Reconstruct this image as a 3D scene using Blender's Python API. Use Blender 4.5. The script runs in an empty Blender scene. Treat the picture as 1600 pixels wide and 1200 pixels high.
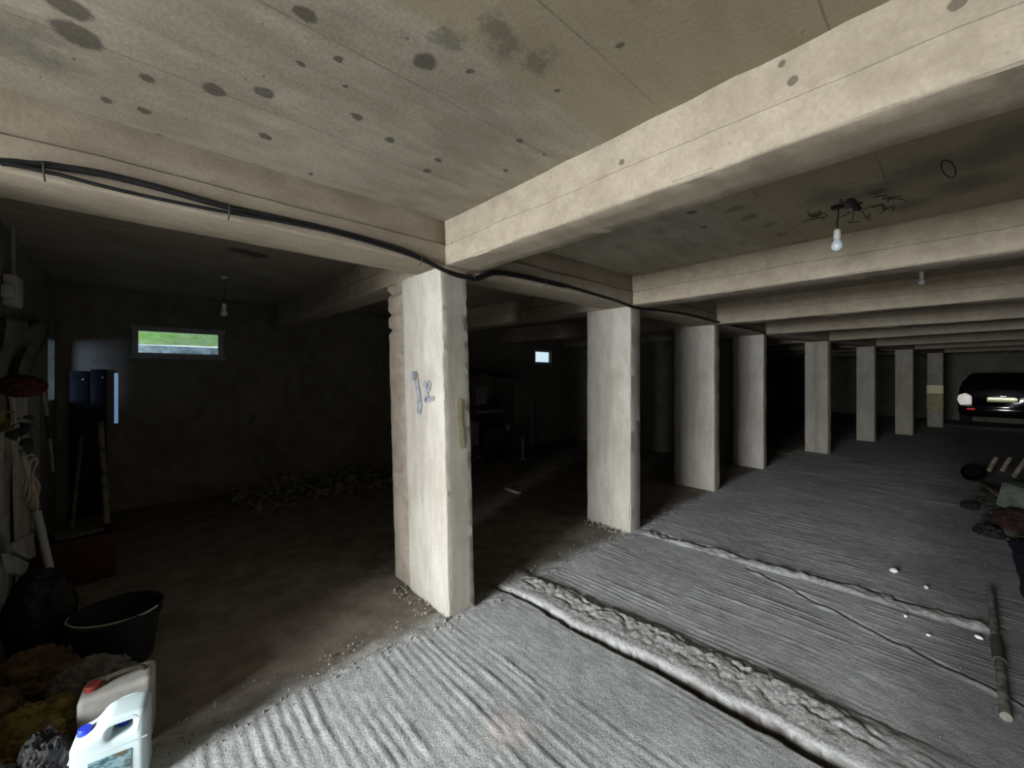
import bpy, bmesh, math, random
from math import pi, sin, cos, radians, atan2, hypot
from mathutils import Vector, Matrix, noise
random.seed(7)
SC = bpy.context.scene
COL = SC.collection

# ------------------------------------------------------------------ camera
EYE, F, HY = 1.55, 640.0, 587.0            # eye height, focal length in pixels of the 1600 px frame, horizon row
cam_d = bpy.data.cameras.new('camera'); cam = bpy.data.objects.new('camera', cam_d); COL.objects.link(cam)
cam.location = (0, 0, EYE); cam.rotation_euler = (pi/2, 0, 0)
cam_d.sensor_width = 36.0; cam_d.lens = 36.0*F/1600.0; cam_d.shift_y = -(600-HY)/1600.0
cam_d.clip_start = 0.05; cam_d.clip_end = 200
SC.camera = cam
SC.view_settings.view_transform = 'Standard'; SC.view_settings.look = 'None'
SC.view_settings.exposure = -0.58; SC.view_settings.gamma = 1.0; SC.view_settings.use_curve_mapping = False
SC.cycles.max_bounces = 10; SC.cycles.diffuse_bounces = 4; SC.cycles.use_denoising = True
SC.cycles.sample_clamp_indirect = 6.0

# ------------------------------------------------------------------ frames of the building
C1 = Vector((-0.406, 2.624, 0)); ANG1 = atan2(0.67635, 0.73658)
D1 = Vector((cos(ANG1), sin(ANG1), 0)); R1 = Vector((sin(ANG1), -cos(ANG1), 0))
C5 = Vector((6.251, 8.098, 0)); ANG2 = radians(31.8)
D2 = Vector((cos(ANG2), sin(ANG2), 0)); R2 = Vector((sin(ANG2), -cos(ANG2), 0))
ZB, ZC = 2.235, 2.516                       # beam soffit, slab soffit
def W(a, p, z=0.0): return C1 + D1*a + R1*p + Vector((0, 0, z))
def W2(a, p, z=0.0): return C5 + D2*a + R2*p + Vector((0, 0, z))
def on_z(x, y, z=0.0):                      # where the sight line of a photo point meets a level plane
    d = F*(EYE-z)/(y-HY); return Vector(((x-800)/F*d, d, z))
def on_p(x, y, p):                          # ... a vertical plane parallel to the colonnade
    r = Vector(((x-800)/F, 1, 0)); t = (p + C1.dot(R1))/r.dot(R1)
    return r*t + Vector((0, 0, EYE+(HY-y)/F*t))
def on_a(x, y, a):                          # ... a vertical plane across the colonnade
    r = Vector(((x-800)/F, 1, 0)); t = (a + C1.dot(D1))/r.dot(D1)
    return r*t + Vector((0, 0, EYE+(HY-y)/F*t))
def on_d(x, y, d): return Vector(((x-800)/F*d, d, EYE+(HY-y)/F*d))
def ap(v): w = v-C1; return w.dot(D1), w.dot(R1)

# ------------------------------------------------------------------ daylight
world = bpy.data.worlds.new('sky'); SC.world = world; world.use_nodes = True
wn = world.node_tree.nodes; wl = world.node_tree.links
bg = wn['Background']; tc = wn.new('ShaderNodeTexCoord'); nz = wn.new('ShaderNodeTexNoise'); rp = wn.new('ShaderNodeValToRGB')
nz.inputs['Scale'].default_value = 5.0; nz.inputs['Detail'].default_value = 5.0
rp.color_ramp.elements[0].color = (0.50, 0.76, 0.98, 1); rp.color_ramp.elements[1].color = (0.92, 0.97, 1.0, 1)
rp.color_ramp.elements[0].position = 0.35; rp.color_ramp.elements[1].position = 0.62
wl.new(tc.outputs['Generated'], nz.inputs['Vector']); wl.new(nz.outputs['Fac'], rp.inputs['Fac']); wl.new(rp.outputs['Color'], bg.inputs['Color'])
bg.inputs['Strength'].default_value = 1.7
def area(name, loc, look, sx, sy, power, color, spread=180.0):
    l = bpy.data.lights.new(name, 'AREA'); l.shape = 'RECTANGLE'; l.size = sx; l.size_y = sy; l.energy = power; l.color = color
    l.spread = radians(spread)
    o = bpy.data.objects.new(name, l); COL.objects.link(o); o.location = loc
    o.rotation_euler = (Vector(look)-Vector(loc)).to_track_quat('-Z', 'Y').to_euler(); return o
# the open gateway behind the camera: sky above, bright yard below
area('gateway_sky_light', W(-7.2, 1.2, 2.35), W(0, 1.2, .9), 2.6, 2.6, 2250, (0.93, 0.97, 1.0))
area('gateway_yard_light', W(-4.3, 1.1, 0.75), W(0, 1.1, 1.2), 1.7, 1.3, 48, (1.0, 0.92, 0.80))

# ------------------------------------------------------------------ node helpers
class NT:
    def __init__(s, name):
        s.m = bpy.data.materials.new(name); s.m.use_nodes = True; s.n = s.m.node_tree.nodes; s.l = s.m.node_tree.links
        s.b = s.n['Principled BSDF']; s.tc = s.n.new('ShaderNodeTexCoord'); s.co = s.tc.outputs['Object']
    def put(s, sock, v):
        if hasattr(v, 'is_output'): s.l.new(v, sock)
        else:
            if isinstance(v, (tuple, list)) and len(v) == 3 and sock.type == 'RGBA': v = (*v, 1)
            sock.default_value = v
    def mapping(s, scale=(1, 1, 1), loc=(0, 0, 0), co=None):
        m = s.n.new('ShaderNodeMapping'); s.l.new(co or s.co, m.inputs['Vector'])
        m.inputs['Scale'].default_value = scale; m.inputs['Location'].default_value = loc; return m.outputs[0]
    def noise(s, scale=5, detail=4, rough=0.55, co=None, dist=0.0):
        t = s.n.new('ShaderNodeTexNoise'); s.l.new(co or s.co, t.inputs['Vector'])
        t.inputs['Scale'].default_value = scale; t.inputs['Detail'].default_value = detail
        t.inputs['Roughness'].default_value = rough; t.inputs['Distortion'].default_value = dist; return t.outputs['Fac']
    def vor(s, scale=5, feature='F1', co=None, rand=1.0):
        t = s.n.new('ShaderNodeTexVoronoi'); t.feature = feature; s.l.new(co or s.co, t.inputs['Vector'])
        t.inputs['Scale'].default_value = scale; t.inputs['Randomness'].default_value = rand; return t.outputs['Distance']
    def math(s, op, a, b=0.0, c=0.0):
        t = s.n.new('ShaderNodeMath'); t.operation = op
        for i, v in enumerate((a, b, c)): s.put(t.inputs[i], v)
        return t.outputs[0]
    def ramp(s, fac, lo, hi, a=0.0, b=1.0):
        t = s.n.new('ShaderNodeMapRange'); t.interpolation_type = 'SMOOTHSTEP'
        for i, v in enumerate((fac, lo, hi, a, b)): s.put(t.inputs[i], v)
        return t.outputs[0]
    def mix(s, fac, a, b, mode='MIX'):
        t = s.n.new('ShaderNodeMix'); t.data_type = 'RGBA'; t.blend_type = mode
        s.put(t.inputs[0], fac); s.put(t.inputs[6], a); s.put(t.inputs[7], b); return t.outputs[2]
    def xyz(s, co=None):
        t = s.n.new('ShaderNodeSeparateXYZ'); s.l.new(co or s.co, t.inputs[0]); return t.outputs
    def bump(s, h, strength=0.3, dist=0.01):
        t = s.n.new('ShaderNodeBump'); s.put(t.inputs['Height'], h); t.inputs['Strength'].default_value = strength
        t.inputs['Distance'].default_value = dist; s.l.new(t.outputs[0], s.b.inputs['Normal']); return t
    def done(s, color, rough=0.8, metal=0.0, spec=0.3):
        s.put(s.b.inputs['Base Color'], color); s.put(s.b.inputs['Roughness'], rough)
        s.put(s.b.inputs['Metallic'], metal); s.b.inputs['Specular IOR Level'].default_value = spec; return s.m
    def spot(s, x, y, r, axes='XY', soft=0.35):   # a round stain at a place on the surface
        X = s.xyz()
        i, j = {'XY': (0, 1), 'YZ': (1, 2), 'XZ': (0, 2)}[axes]
        d = s.math('SQRT', s.math('ADD', s.math('POWER', s.math('SUBTRACT', X[i], x), 2.0), s.math('POWER', s.math('SUBTRACT', X[j], y), 2.0)))
        return d
def plain(name, col, rough=0.6, metal=0.0, var=0.25, scale=12, bump=0.15, spec=0.2, bdist=0.004):
    t = NT(name); f = t.noise(scale, 5, 0.6)
    c2 = tuple(max(0, c*(1-var)) for c in col); c3 = tuple(min(1, c*(1+var)) for c in col)
    g = t.noise(scale*7, 2, 0.5)
    if bump: t.bump(t.math('ADD', f, t.math('MULTIPLY', g, 0.5)), bump, bdist)
    return t.done(t.mix(t.ramp(f, 0.3, 0.7), c2, c3), rough, metal, spec)
def concrete(name, lo, hi, dark, stretch=(1, 1, 1), pits=0.5, bump=0.25):
    t = NT(name)
    big = t.noise(1.7, 4, 0.6); mid = t.noise(7, 6, 0.65, t.mapping(stretch)); fine = t.noise(70, 3, 0.6)
    c = t.mix(t.ramp(t.math('ADD', t.math('MULTIPLY', big, 0.5), t.math('MULTIPLY', mid, 0.5)), 0.36, 0.64), lo, hi)
    st = t.ramp(t.noise(3.1, 5, 0.7, t.mapping(stretch, (3, 7, 1))), 0.60, 0.74)
    c = t.mix(t.math('MULTIPLY', st, 0.55), c, dark)
    hole = t.ramp(t.math('ADD', t.vor(9, co=t.mapping((1, 1, 1), (1, 2, 3))), t.math('MULTIPLY', t.noise(4, 2), 0.22)), 0.13, 0.17, 1.0, 0.0)
    c = t.mix(t.math('MULTIPLY', hole, pits), c, dark)
    c = t.mix(t.ramp(fine, 0.35, 0.7, 0.0, 0.25), c, dark)
    h = t.math('ADD', t.math('MULTIPLY', mid, 0.6), t.math('MULTIPLY', fine, 0.25)); h = t.math('SUBTRACT', h, t.math('MULTIPLY', hole, 0.6))
    t.bump(h, bump, 0.012)
    return t, c

# ------------------------------------------------------------------ mesh helpers
class MB:
    def __init__(s): s.bm = bmesh.new()
    def box(s, c, size, rot=None, bevel=0.0):
        r = bmesh.ops.create_cube(s.bm, size=1.0)['verts']
        m = Matrix.Translation(Vector(c)) @ (rot.to_4x4() if rot else Matrix()) @ Matrix.Diagonal((*size, 1))
        bmesh.ops.transform(s.bm, matrix=m, verts=r)
        if bevel:
            es = list({e for v in r for e in v.link_edges})
            bmesh.ops.bevel(s.bm, geom=es, offset=bevel, segments=2, affect='EDGES', profile=0.5)
        return s
    def tube(s, pts, r, seg=10, closed=False, caps=True):
        pts = [Vector(p) for p in pts]; n = len(pts); rings = []; up = Vector((0.13, 0.21, 1)).normalized()
        for i, p in enumerate(pts):
            a = pts[(i-1) % n] if (i or closed) else p; b = pts[(i+1) % n] if (i < n-1 or closed) else p
            t = (b-a).normalized()
            u = up - t*up.dot(t)
            if u.length < 1e-3: u = Vector((1, 0, 0)) - t*t.x
            u.normalize(); v = t.cross(u); up = u
            rr = r[i] if isinstance(r, (list, tuple)) else r
            rings.append([s.bm.verts.new(p + u*(rr*cos(2*pi*k/seg)) + v*(rr*sin(2*pi*k/seg))) for k in range(seg)])
        m = n if closed else n-1
        for i in range(m):
            A, B = rings[i], rings[(i+1) % n]
            for k in range(seg): s.bm.faces.new((A[k], A[(k+1) % seg], B[(k+1) % seg], B[k]))
        if caps and not closed: s.bm.faces.new(rings[0][::-1]); s.bm.faces.new(rings[-1])
        return s
    def lathe(s, prof, seg=24, mtx=None):
        mtx = mtx or Matrix(); rings = []
        for (r, z) in prof:
            if r < 1e-5: rings.append([s.bm.verts.new(mtx @ Vector((0, 0, z)))])
            else: rings.append([s.bm.verts.new(mtx @ Vector((r*cos(2*pi*k/seg), r*sin(2*pi*k/seg), z))) for k in range(seg)])
        for A, B in zip(rings, rings[1:]):
            for k in range(seg):
                q = [A[k % len(A)], A[(k+1) % len(A)], B[(k+1) % len(B)], B[k % len(B)]]
                f = []
                for v in q:
                    if v not in f: f.append(v)
                if len(f) > 2: s.bm.faces.new(f)
        return s
    def prism(s, loops, depth, mtx=None, bevel=0.0, seg=3):     # 2-D outline (with holes) in XZ, extruded along Y
        mtx = mtx or Matrix(); es = []
        for lp in loops:
            vs = [s.bm.verts.new((x, -depth/2, z)) for x, z in lp]
            es += [s.bm.edges.new((vs[i], vs[(i+1) % len(vs)])) for i in range(len(vs))]
        fs = [g for g in bmesh.ops.triangle_fill(s.bm, edges=es, use_beauty=True, use_dissolve=False)['geom'] if isinstance(g, bmesh.types.BMFace)]
        ex = bmesh.ops.extrude_face_region(s.bm, geom=fs)['geom']
        nv = [g for g in ex if isinstance(g, bmesh.types.BMVert)]
        bmesh.ops.translate(s.bm, vec=(0, depth, 0), verts=nv)
        allv = list({v for f in fs for v in f.verts} | set(nv))
        bmesh.ops.recalc_face_normals(s.bm, faces=list({f for v in allv for f in v.link_faces}))
        if bevel:
            ed = [e for e in {e for v in allv for e in v.link_edges} if len(e.link_faces) == 2 and e.calc_face_angle(0) > 1.2
                  and (e.verts[0].co.y == e.verts[1].co.y)]
            r = bmesh.ops.bevel(s.bm, geom=ed, offset=bevel, segments=seg, affect='EDGES', profile=0.5)
            allv = list({v for v in allv if v.is_valid} | set(r['verts']))
        bmesh.ops.transform(s.bm, matrix=mtx, verts=[v for v in allv if v.is_valid]); return s
    def block(s, lo, hi, step=0.08, r=0.012, amp=0.003, freq=9, seed=0, chip=0.012, fn=None, zcuts=()):
        """a cast block: rounded, chipped edges and a slightly uneven skin"""
        ax = []
        for i in range(3):
            L = hi[i]-lo[i]; n = max(1, int(round((L-2*r)/step)))
            ax.append([lo[i], lo[i]+r*0.5] + [lo[i]+r+(L-2*r)*k/n for k in range(n+1)] + [hi[i]-r*0.5, hi[i]])
        ax[2] = sorted(ax[2]+list(zcuts)); vd = {}
        c = [(lo[i]+hi[i])/2 for i in range(3)]; hs = [(hi[i]-lo[i])/2 for i in range(3)]
        def V(p):
            k = tuple(round(x, 5) for x in p)
            if k in vd: return vd[k]
            q = Vector(p); nv = noise.noise_vector(q*freq*0.6+Vector((seed*3.1, seed*1.7, 5)))
            edge = noise.noise(q*22+Vector((seed, 9, 1)))
            rr = r
            inner = Vector([c[i]+max(-(hs[i]-rr), min(hs[i]-rr, p[i]-c[i])) for i in range(3)])
            d = q-inner
            nz = sum(1 for i in range(3) if abs(d[i]) > 1e-6)
            if d.length > 0: q = inner + d.normalized()*rr
            if nz >= 2: q -= d.normalized()*max(0, edge-0.05)*chip*2.5
            q += nv*amp
            if fn: q = fn(q, Vector(p))
            vd[k] = s.bm.verts.new(q); return vd[k]
        for i in range(3):
            j, k = (i+1) % 3, (i+2) % 3
            for side in (0, -1):
                for u in range(len(ax[j])-1):
                    for w in range(len(ax[k])-1):
                        f = []
                        for (uu, ww) in ((u, w), (u+1, w), (u+1, w+1), (u, w+1)):
                            p = [0, 0, 0]; p[i] = ax[i][side]; p[j] = ax[j][uu]; p[k] = ax[k][ww]; f.append(V(p))
                        if side == 0: f.reverse()
                        try: s.bm.faces.new(f)
                        except ValueError: pass
        return s
    def lump(s, c, rad, seed=0, sub=4, amp=0.25, freq=2.2, folds=0.12, floor=None, rot=0):
        r = bmesh.ops.create_icosphere(s.bm, subdivisions=sub, radius=1.0)['verts']
        o = Vector((seed*4.3, seed*2.9, seed))
        for v in r:
            n = v.co.normalized()
            k = 1 + amp*noise.noise(n*freq+o) + folds*(1-2*abs(noise.noise(n*freq*2.6+o*2))) + folds*0.5*noise.noise(n*freq*7+o)
            p = Vector((n.x*rad[0], n.y*rad[1], n.z*rad[2]))*k
            p = Matrix.Rotation(rot, 3, 'Z') @ p
            v.co = Vector(c)+p
            if floor is not None and v.co.z < floor: v.co.z = floor + 0.002*noise.noise(p*9)
        return s
    def obj(s, name, mat, parent=None, loc=None, rotz=0.0, smooth=35, mtx=None):
        bmesh.ops.recalc_face_normals(s.bm, faces=s.bm.faces)
        me = bpy.data.meshes.new(name); s.bm.to_mesh(me); s.bm.free()
        if smooth:
            me.shade_smooth(); me.set_sharp_from_angle(angle=radians(smooth))
        o = bpy.data.objects.new(name, me); COL.objects.link(o); me.materials.append(mat)
        if parent: o.parent = parent
        if mtx is not None: o.matrix_world = mtx
        elif loc is not None: o.location = loc; o.rotation_euler = (0, 0, rotz)
        return o
def tag(o, label=None, cat=None, group=None, kind=None):
    if label: o['label'] = label
    if cat: o['category'] = cat
    if group: o['group'] = group
    if kind: o['kind'] = kind
    return o
def empty(name, loc, rotz=0.0, label=None, cat=None, group=None):
    o = bpy.data.objects.new(name, None); COL.objects.link(o); o.location = loc; o.rotation_euler = (0, 0, rotz); o.empty_display_size = 0.1
    return tag(o, label, cat, group)
def spline(pts, n=8):
    pts = [Vector(p) for p in pts]; out = []
    P = [pts[0]*2-pts[1]] + pts + [pts[-1]*2-pts[-2]]
    for i in range(1, len(P)-2):
        a, b, c, d = P[i-1:i+3]
        for k in range(n):
            t = k/n
            out.append(0.5*((2*b)+(c-a)*t+(2*a-5*b+4*c-d)*t*t+(3*b-a-3*c+d)*t**3))
    return out + [pts[-1]]
F1 = Matrix.Translation(C1) @ Matrix.Rotation(ANG1, 4, 'Z')     # local x along the colonnade, local y into the dark bay (= -p)
F2 = Matrix.Translation(C5) @ Matrix.Rotation(ANG2, 4, 'Z')
def local1(v): return F1.inverted() @ v

# ------------------------------------------------------------------ materials of the shell
t, c = concrete('ceiling_concrete', (0.25, 0.222, 0.17), (0.375, 0.34, 0.275), (0.11, 0.095, 0.075), (0.5, 1.6, 1), 0.45, 0.3)
X = t.xyz()
# shuttering boards run along the colonnade: fine seams and a slightly different tone each
wob = t.math('MULTIPLY', t.noise(2.0, 2), 0.03)
by = t.math('ADD', X[1], wob)
tone = t.n.new('ShaderNodeTexWhiteNoise'); tone.noise_dimensions = '1D'
t.l.new(t.math('FLOOR', t.math('MULTIPLY', by, 2.05)), tone.inputs['W'])
c = t.mix(t.math('MULTIPLY', tone.outputs['Value'], 0.35), c, (0.25, 0.205, 0.14))
c = t.mix(t.ramp(by, -1.20, -1.235, 0.0, 0.55), c, (0.27, 0.215, 0.135))
fr = t.math('ABSOLUTE', t.math('SUBTRACT', t.math('FRACT', t.math('MULTIPLY', by, 2.05)), 0.5))
seam = t.ramp(fr, 0.490, 0.498)
c = t.mix(t.math('MULTIPLY', seam, t.ramp(t.noise(3, 3), 0.35, 0.6, 0.15, 0.7)), c, (0.13, 0.11, 0.085))
nzs = t.math('MULTIPLY', t.math('SUBTRACT', t.noise(16, 3, 0.7), 0.5), 0.045)
spots = [(334, 140, .034), (414, 145, .028), (476, 22, .026), (557, 183, .022), (609, 218, .020), (685, 251, .019), (667, 267, .017),
         (813, 220, .018), (296, 238, .030), (413, 213, .027), (233, 124, .022), (225, 173, .022), (168, 157, .022), (120, 55, .055), (105, 10, .045),
         (664, 97, .035), (540, 135, .010), (471, 101, .012), (528, 92, .012), (733, 112, .012), (851, 242, .010), (790, 266, .012), (485, 272, .013),
         (248, 212, .016), (872, 142, .008), (970, 70, .014), (115, 92, .012), (1080, 332, .03), (1100, 355, .02), (1275, 335, .04), (1330, 322, .045), (1250, 382, .035), (1370, 300, .04), (400, 398, .09), (375, 392, .08)]
tot = None
for (x, y, r) in spots:
    v = local1(on_z(x, y, ZC)); d = t.math('ADD', t.spot(v.x, v.y, r), nzs)
    m = t.ramp(d, r*0.75, r*1.15, 1.0, 0.0)
    tot = m if tot is None else t.math('MAXIMUM', tot, m)
c = t.mix(t.math('MULTIPLY', tot, 0.78), c, (0.055, 0.046, 0.038))
tot = None
for (x, y, r) in ((800, 72, .07), (832, 100, .06), (775, 50, .06), (705, 60, .05), (60, 190, .16), (20, 60, .14), (1150, 325, .05), (1172, 338, .05), (1196, 350, .05), (1222, 366, .05), (1248, 381, .06), (1300, 305, .16), (1360, 300, .16), (1450, 262, .20), (1540, 240, .20), (1500, 290, .18), (1590, 215, .2), (1420, 320, .14)):
    v = local1(on_z(x, y, ZC)); m_ = t.ramp(t.math('ADD', t.spot(v.x, v.y, r), t.math('MULTIPLY', t.math('SUBTRACT', t.noise(9, 5, 0.75), 0.5), 0.30)), r*0.2, r*1.3, 1.0, 0.0)
    tot = m_ if tot is None else t.math('MAXIMUM', tot, m_)
c = t.mix(t.math('MULTIPLY', tot, 0.62), c, (0.085, 0.078, 0.062))
M_CEIL = t.done(c, 0.9)
def beam_mat(name, plugs=()):
    t, c = concrete(name, (0.285, 0.240, 0.180), (0.40, 0.345, 0.268), (0.19, 0.162, 0.125), (0.45, 1.5, 1.5), 0.4, 0.22); tot = None
    for (x, y, r) in plugs:
        v = local1(on_a(x, y, -.05)); m_ = t.ramp(t.math('ADD', t.spot(v.y, v.z, r, 'YZ'), t.math('MULTIPLY', t.math('SUBTRACT', t.noise(20, 3), 0.5), 0.02)), r*.8, r*1.1, 1.0, 0.0)
        tot = m_ if tot is None else t.math('MAXIMUM', tot, m_)
    if tot is not None: c = t.mix(t.math('MULTIPLY', tot, 0.75), c, (0.075, 0.06, 0.045))
    return t.done(c, 0.9)
M_BEAM = beam_mat('beam_concrete'); M_BEAM1 = beam_mat('plugged_beam_concrete', ((970, 253, .013), (1237, 125, .013), (1220, 97, .012), (705, 379, .008), (1495, 3, .016)))
t, c = concrete('pillar_concrete', (0.385, 0.35, 0.30), (0.54, 0.51, 0.455), (0.26, 0.235, 0.20), (1.4, 1.4, 0.35), 0.55, 0.25); M_PIL = t.done(c, 0.88)
t, c = concrete('rough_pier', (0.30, 0.255, 0.20), (0.44, 0.385, 0.31), (0.14, 0.115, 0.09), (1, 1, 1.2), 0.6, 0.5)
M_PIER = t.done(c, 0.92)
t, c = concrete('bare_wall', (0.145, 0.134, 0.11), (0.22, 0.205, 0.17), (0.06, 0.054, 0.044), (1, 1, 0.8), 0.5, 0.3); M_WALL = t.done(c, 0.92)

# floor: combed grey screed in the aisle, brown dust in the bay
t = NT('combed_screed'); X = t.xyz()
big = t.noise(1.3, 5, 0.6); mid = t.noise(9, 6, 0.65); fine = t.noise(90, 3, 0.65)
c = t.mix(t.ramp(t.math('ADD', t.math('MULTIPLY', big, 0.5), t.math('MULTIPLY', mid, 0.5)), 0.36, 0.64), (0.32, 0.328, 0.32), (0.49, 0.498, 0.488))
c = t.mix(t.ramp(fine, 0.42, 0.72, 0.0, 0.45), c, (0.12, 0.12, 0.118))
c = t.mix(t.ramp(t.noise(150, 2), 0.62, 0.72, 0.0, 0.5), c, (0.5, 0.51, 0.5))
dustn = t.math('ADD', X[1], t.math('MULTIPLY', t.math('SUBTRACT', t.noise(3, 5, 0.7), 0.5), 0.30))
dust = t.ramp(dustn, -0.02, 0.16)
c = t.mix(dust, c, t.mix(t.ramp(t.noise(5, 6, 0.7), 0.35, 0.65), (0.135, 0.114, 0.088), (0.215, 0.186, 0.15)))
right_shade = t.math('ADD', X[1], t.math('MULTIPLY', t.math('SUBTRACT', t.noise(1.6, 5, 0.7), 0.5), 0.7))
c = t.mix(t.ramp(right_shade, -2.35, -1.75, 0.62, 0.0), c, (0.075, 0.075, 0.072))  # shade along the right side of the aisle, painted into the floor colour
pk = local1(on_z(795, 1140)); d = t.math('ADD', t.spot(pk.x, pk.y, 0.1), t.math('MULTIPLY', t.math('SUBTRACT', t.noise(12, 3, 0.7), 0.5), 0.10))
c = t.mix(t.ramp(d, 0.04, 0.13, 0.55, 0.0), c, (0.55, 0.46, 0.43))
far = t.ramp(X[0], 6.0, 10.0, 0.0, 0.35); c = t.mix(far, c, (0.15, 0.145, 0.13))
at = t.n.new('ShaderNodeAttribute'); at.attribute_name = 'mortar'
ck = t.vor(16, 'DISTANCE_TO_EDGE', t.mapping((1, 1, 1)))
mort = t.mix(t.ramp(t.math('ADD', ck, t.math('MULTIPLY', t.noise(30, 4), 0.06)), 0.025, 0.05), (0.15, 0.145, 0.135), t.mix(t.ramp(t.noise(55, 5, .8), .35, .65), (0.20, 0.20, 0.19), (0.47, 0.465, 0.45)))
c = t.mix(at.outputs['Fac'], c, mort)
at2 = t.n.new('ShaderNodeAttribute'); at2.attribute_name = 'earth'
c = t.mix(at2.outputs['Fac'], c, (0.055, 0.042, 0.034))
t.bump(t.math('ADD', t.math('MULTIPLY', mid, 0.35), t.math('ADD', t.math('MULTIPLY', fine, 0.35), t.math('MULTIPLY', t.noise(45, 5, 0.75), 0.6))), 0.5, 0.012)
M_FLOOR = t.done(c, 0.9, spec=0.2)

# ------------------------------------------------------------------ floor
def axis(segs):
    out = []
    for (a, b, s) in segs:
        n = max(1, int(round((b-a)/s))); out += [a+(b-a)*k/n for k in range(n)]
    return out + [segs[-1][1]]
XS = axis([(-10, -2.6, .4), (-2.6, -1.8, .05), (-1.8, 0.3, .013), (0.3, 1.1, .010), (1.1, 4.2, .014), (4.2, 8, .04), (8, 26, .4)])
YS = axis([(-12, -3.2, .4), (-3.2, -2.5, .05), (-2.5, 0.1, .015), (0.1, 0.9, .03), (0.9, 5.2, .1), (5.2, 14, .6)])
def floor_h(a, y):
    p = -y; v = Vector((a, p, 0)); mort = earth = 0.0
    g = lambda f, s=0.0: noise.noise(Vector((a*f+s, p*f, s)))
    if not (-3 < a < 8 and -1.2 < p < 3.4): return 0.004*g(1.5), 0, 0
    edge = max(0.0, min(1.0, (p+0.03+0.05*noise.noise(Vector((a*6, 3, 1))))/0.05))
    # combed ribs running across the aisle, in rows with a seam between
    row = p*1.12+0.06*g(1.2, 4); ri = math.floor(row); off = ri*0.37
    ph = (a+off*0.05+0.035*noise.noise(Vector((a*1.2, p*1.2, ri*5.0)))+0.010*noise.noise(Vector((a*9, p*.5, ri*3.0)))+0.005*g(9, 2))/0.045
    w = 0.5+0.5*cos(2*pi*ph); w *= max(0, min(1.2, 0.75+1.0*noise.noise(Vector((math.floor(ph+.5)*1.7, p*2.3, ri*2.0)))))
    strength = max(0.0, min(1.0, 0.62+1.25*noise.noise(Vector((a*1.5, p*1.2, 7+ri)))))
    sm = min(1.0, abs(row-ri-0.5)*2); sm = 1-max(0, (sm-0.93)/0.07)
    h = 0.0056*(w**1.7)*strength*sm + 0.005*g(2.5, 1)+0.002*g(12, 3)+0.0018*g(33, 9)
    h *= edge; h += -0.012*(1-edge)+0.006*(1-edge)*g(4, 6)
    if edge > 0 and p < 0.09: h += 0.012*max(0, noise.noise(Vector((a*17, p*17, 2))))*(1-min(1, abs(p-0.02)/0.07))
    # first broken joint: dark crack, then a hump of cracked mortar
    if -0.25 < p < 2.35:
        gx = 0.475+0.035*p+0.035*noise.noise(Vector((p*2.3, 1, 0)))+0.012*noise.noise(Vector((p*11, 4, 0)))
        tw = 0.30+0.05*min(1, max(0, p))+0.04*noise.noise(Vector((p*3, 8, 0)))
        env = max(0, min(1, (p+0.22)/0.3))*max(0, min(1, (2.3-p)/0.5))
        gw = 0.03+0.055*max(0, min(1, p/1.6))+0.012*noise.noise(Vector((p*6, 2, 5)))
        u = (a-gx)/gw
        if 0 < u < 1:
            dep = min(1, u/0.25)*min(1, (1-u)/0.18+0.12); h -= 0.06*dep*env; earth = max(earth, min(1, dep*1.5)*env)
        s = (a-gx-gw*0.9)/tw
        if 0 < s < 1:
            hump = (0.45+0.55*s)*min(1, s/0.10)**.7*min(1, (1-s)/0.28)**.8
            cr = 1-min(1, abs(noise.noise(Vector((a*9, p*9, 3))))*7)
            h = h*0.3+env*(0.040*hump*(1+0.35*g(5, 8))+min(1, s*2.2)*(0.006*g(28, 5)+0.007*g(13, 6)+0.007*g(47, 7)-0.016*cr*hump))
            mort = env*min(1, s*10)*min(1, (1-s)*5)
    # second joint
    if 0.0 < p < 2.45:
        gx = 2.17+0.05*p+0.035*noise.noise(Vector((p*2.1, 11, 0)))+0.012*noise.noise(Vector((p*13, 14, 0)))
        tw = 0.10+0.05*noise.noise(Vector((p*3.2, 18, 0)))+0.02*p; env = max(0, min(1, p/0.15))*max(0, min(1, (2.42-p)/0.1))
        s = (a-gx)/tw
        if 0 < s < 1:
            hump = sin(pi*min(1, s*0.85+0.1)); h = h*0.4+env*(0.020*hump*(1+1.1*g(5, 3))+0.012*g(22, 5)+0.006*g(44, 6)); mort = max(mort, env*min(1, s*9)*min(1, (1-s)*9)*(0.75+0.3*g(5)))
        u = (a-gx-tw)/0.035
        if 0 < u < 1: h -= 0.03*sin(pi*u)*env; earth = max(earth, sin(pi*u)*env*0.9)
        # a side crack wandering off the second joint
        if p > 1.05:
            cx = 2.17-0.42*(p-1.05)+0.05*noise.noise(Vector((p*5, 21, 0)))
            u = abs(a-cx)/0.018
            if u < 1: h -= 0.015*(1-u); earth = max(earth, 0.5*(1-u))
            u = (a-cx+0.05)/0.05
            if 0 < u < 1: h += 0.012*sin(pi*u)*(0.5+g(9))
    return h, mort, earth
bm = bmesh.new(); lm = bm.verts.layers.float.new('mortar'); le = bm.verts.layers.float.new('earth'); grid = []
for x in XS:
    rowv = []
    for y in YS:
        h, mo, ea = floor_h(x, y); v = bm.verts.new((x, y, h)); v[lm] = mo; v[le] = ea; rowv.append(v)
    grid.append(rowv)
for i in range(len(XS)-1):
    A, B = grid[i], grid[i+1]
    for j in range(len(YS)-1): bm.faces.new((A[j], B[j], B[j+1], A[j+1]))
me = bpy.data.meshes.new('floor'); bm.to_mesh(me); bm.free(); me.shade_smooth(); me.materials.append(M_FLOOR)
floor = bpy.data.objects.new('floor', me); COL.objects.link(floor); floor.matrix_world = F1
tag(floor, kind='structure')

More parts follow.
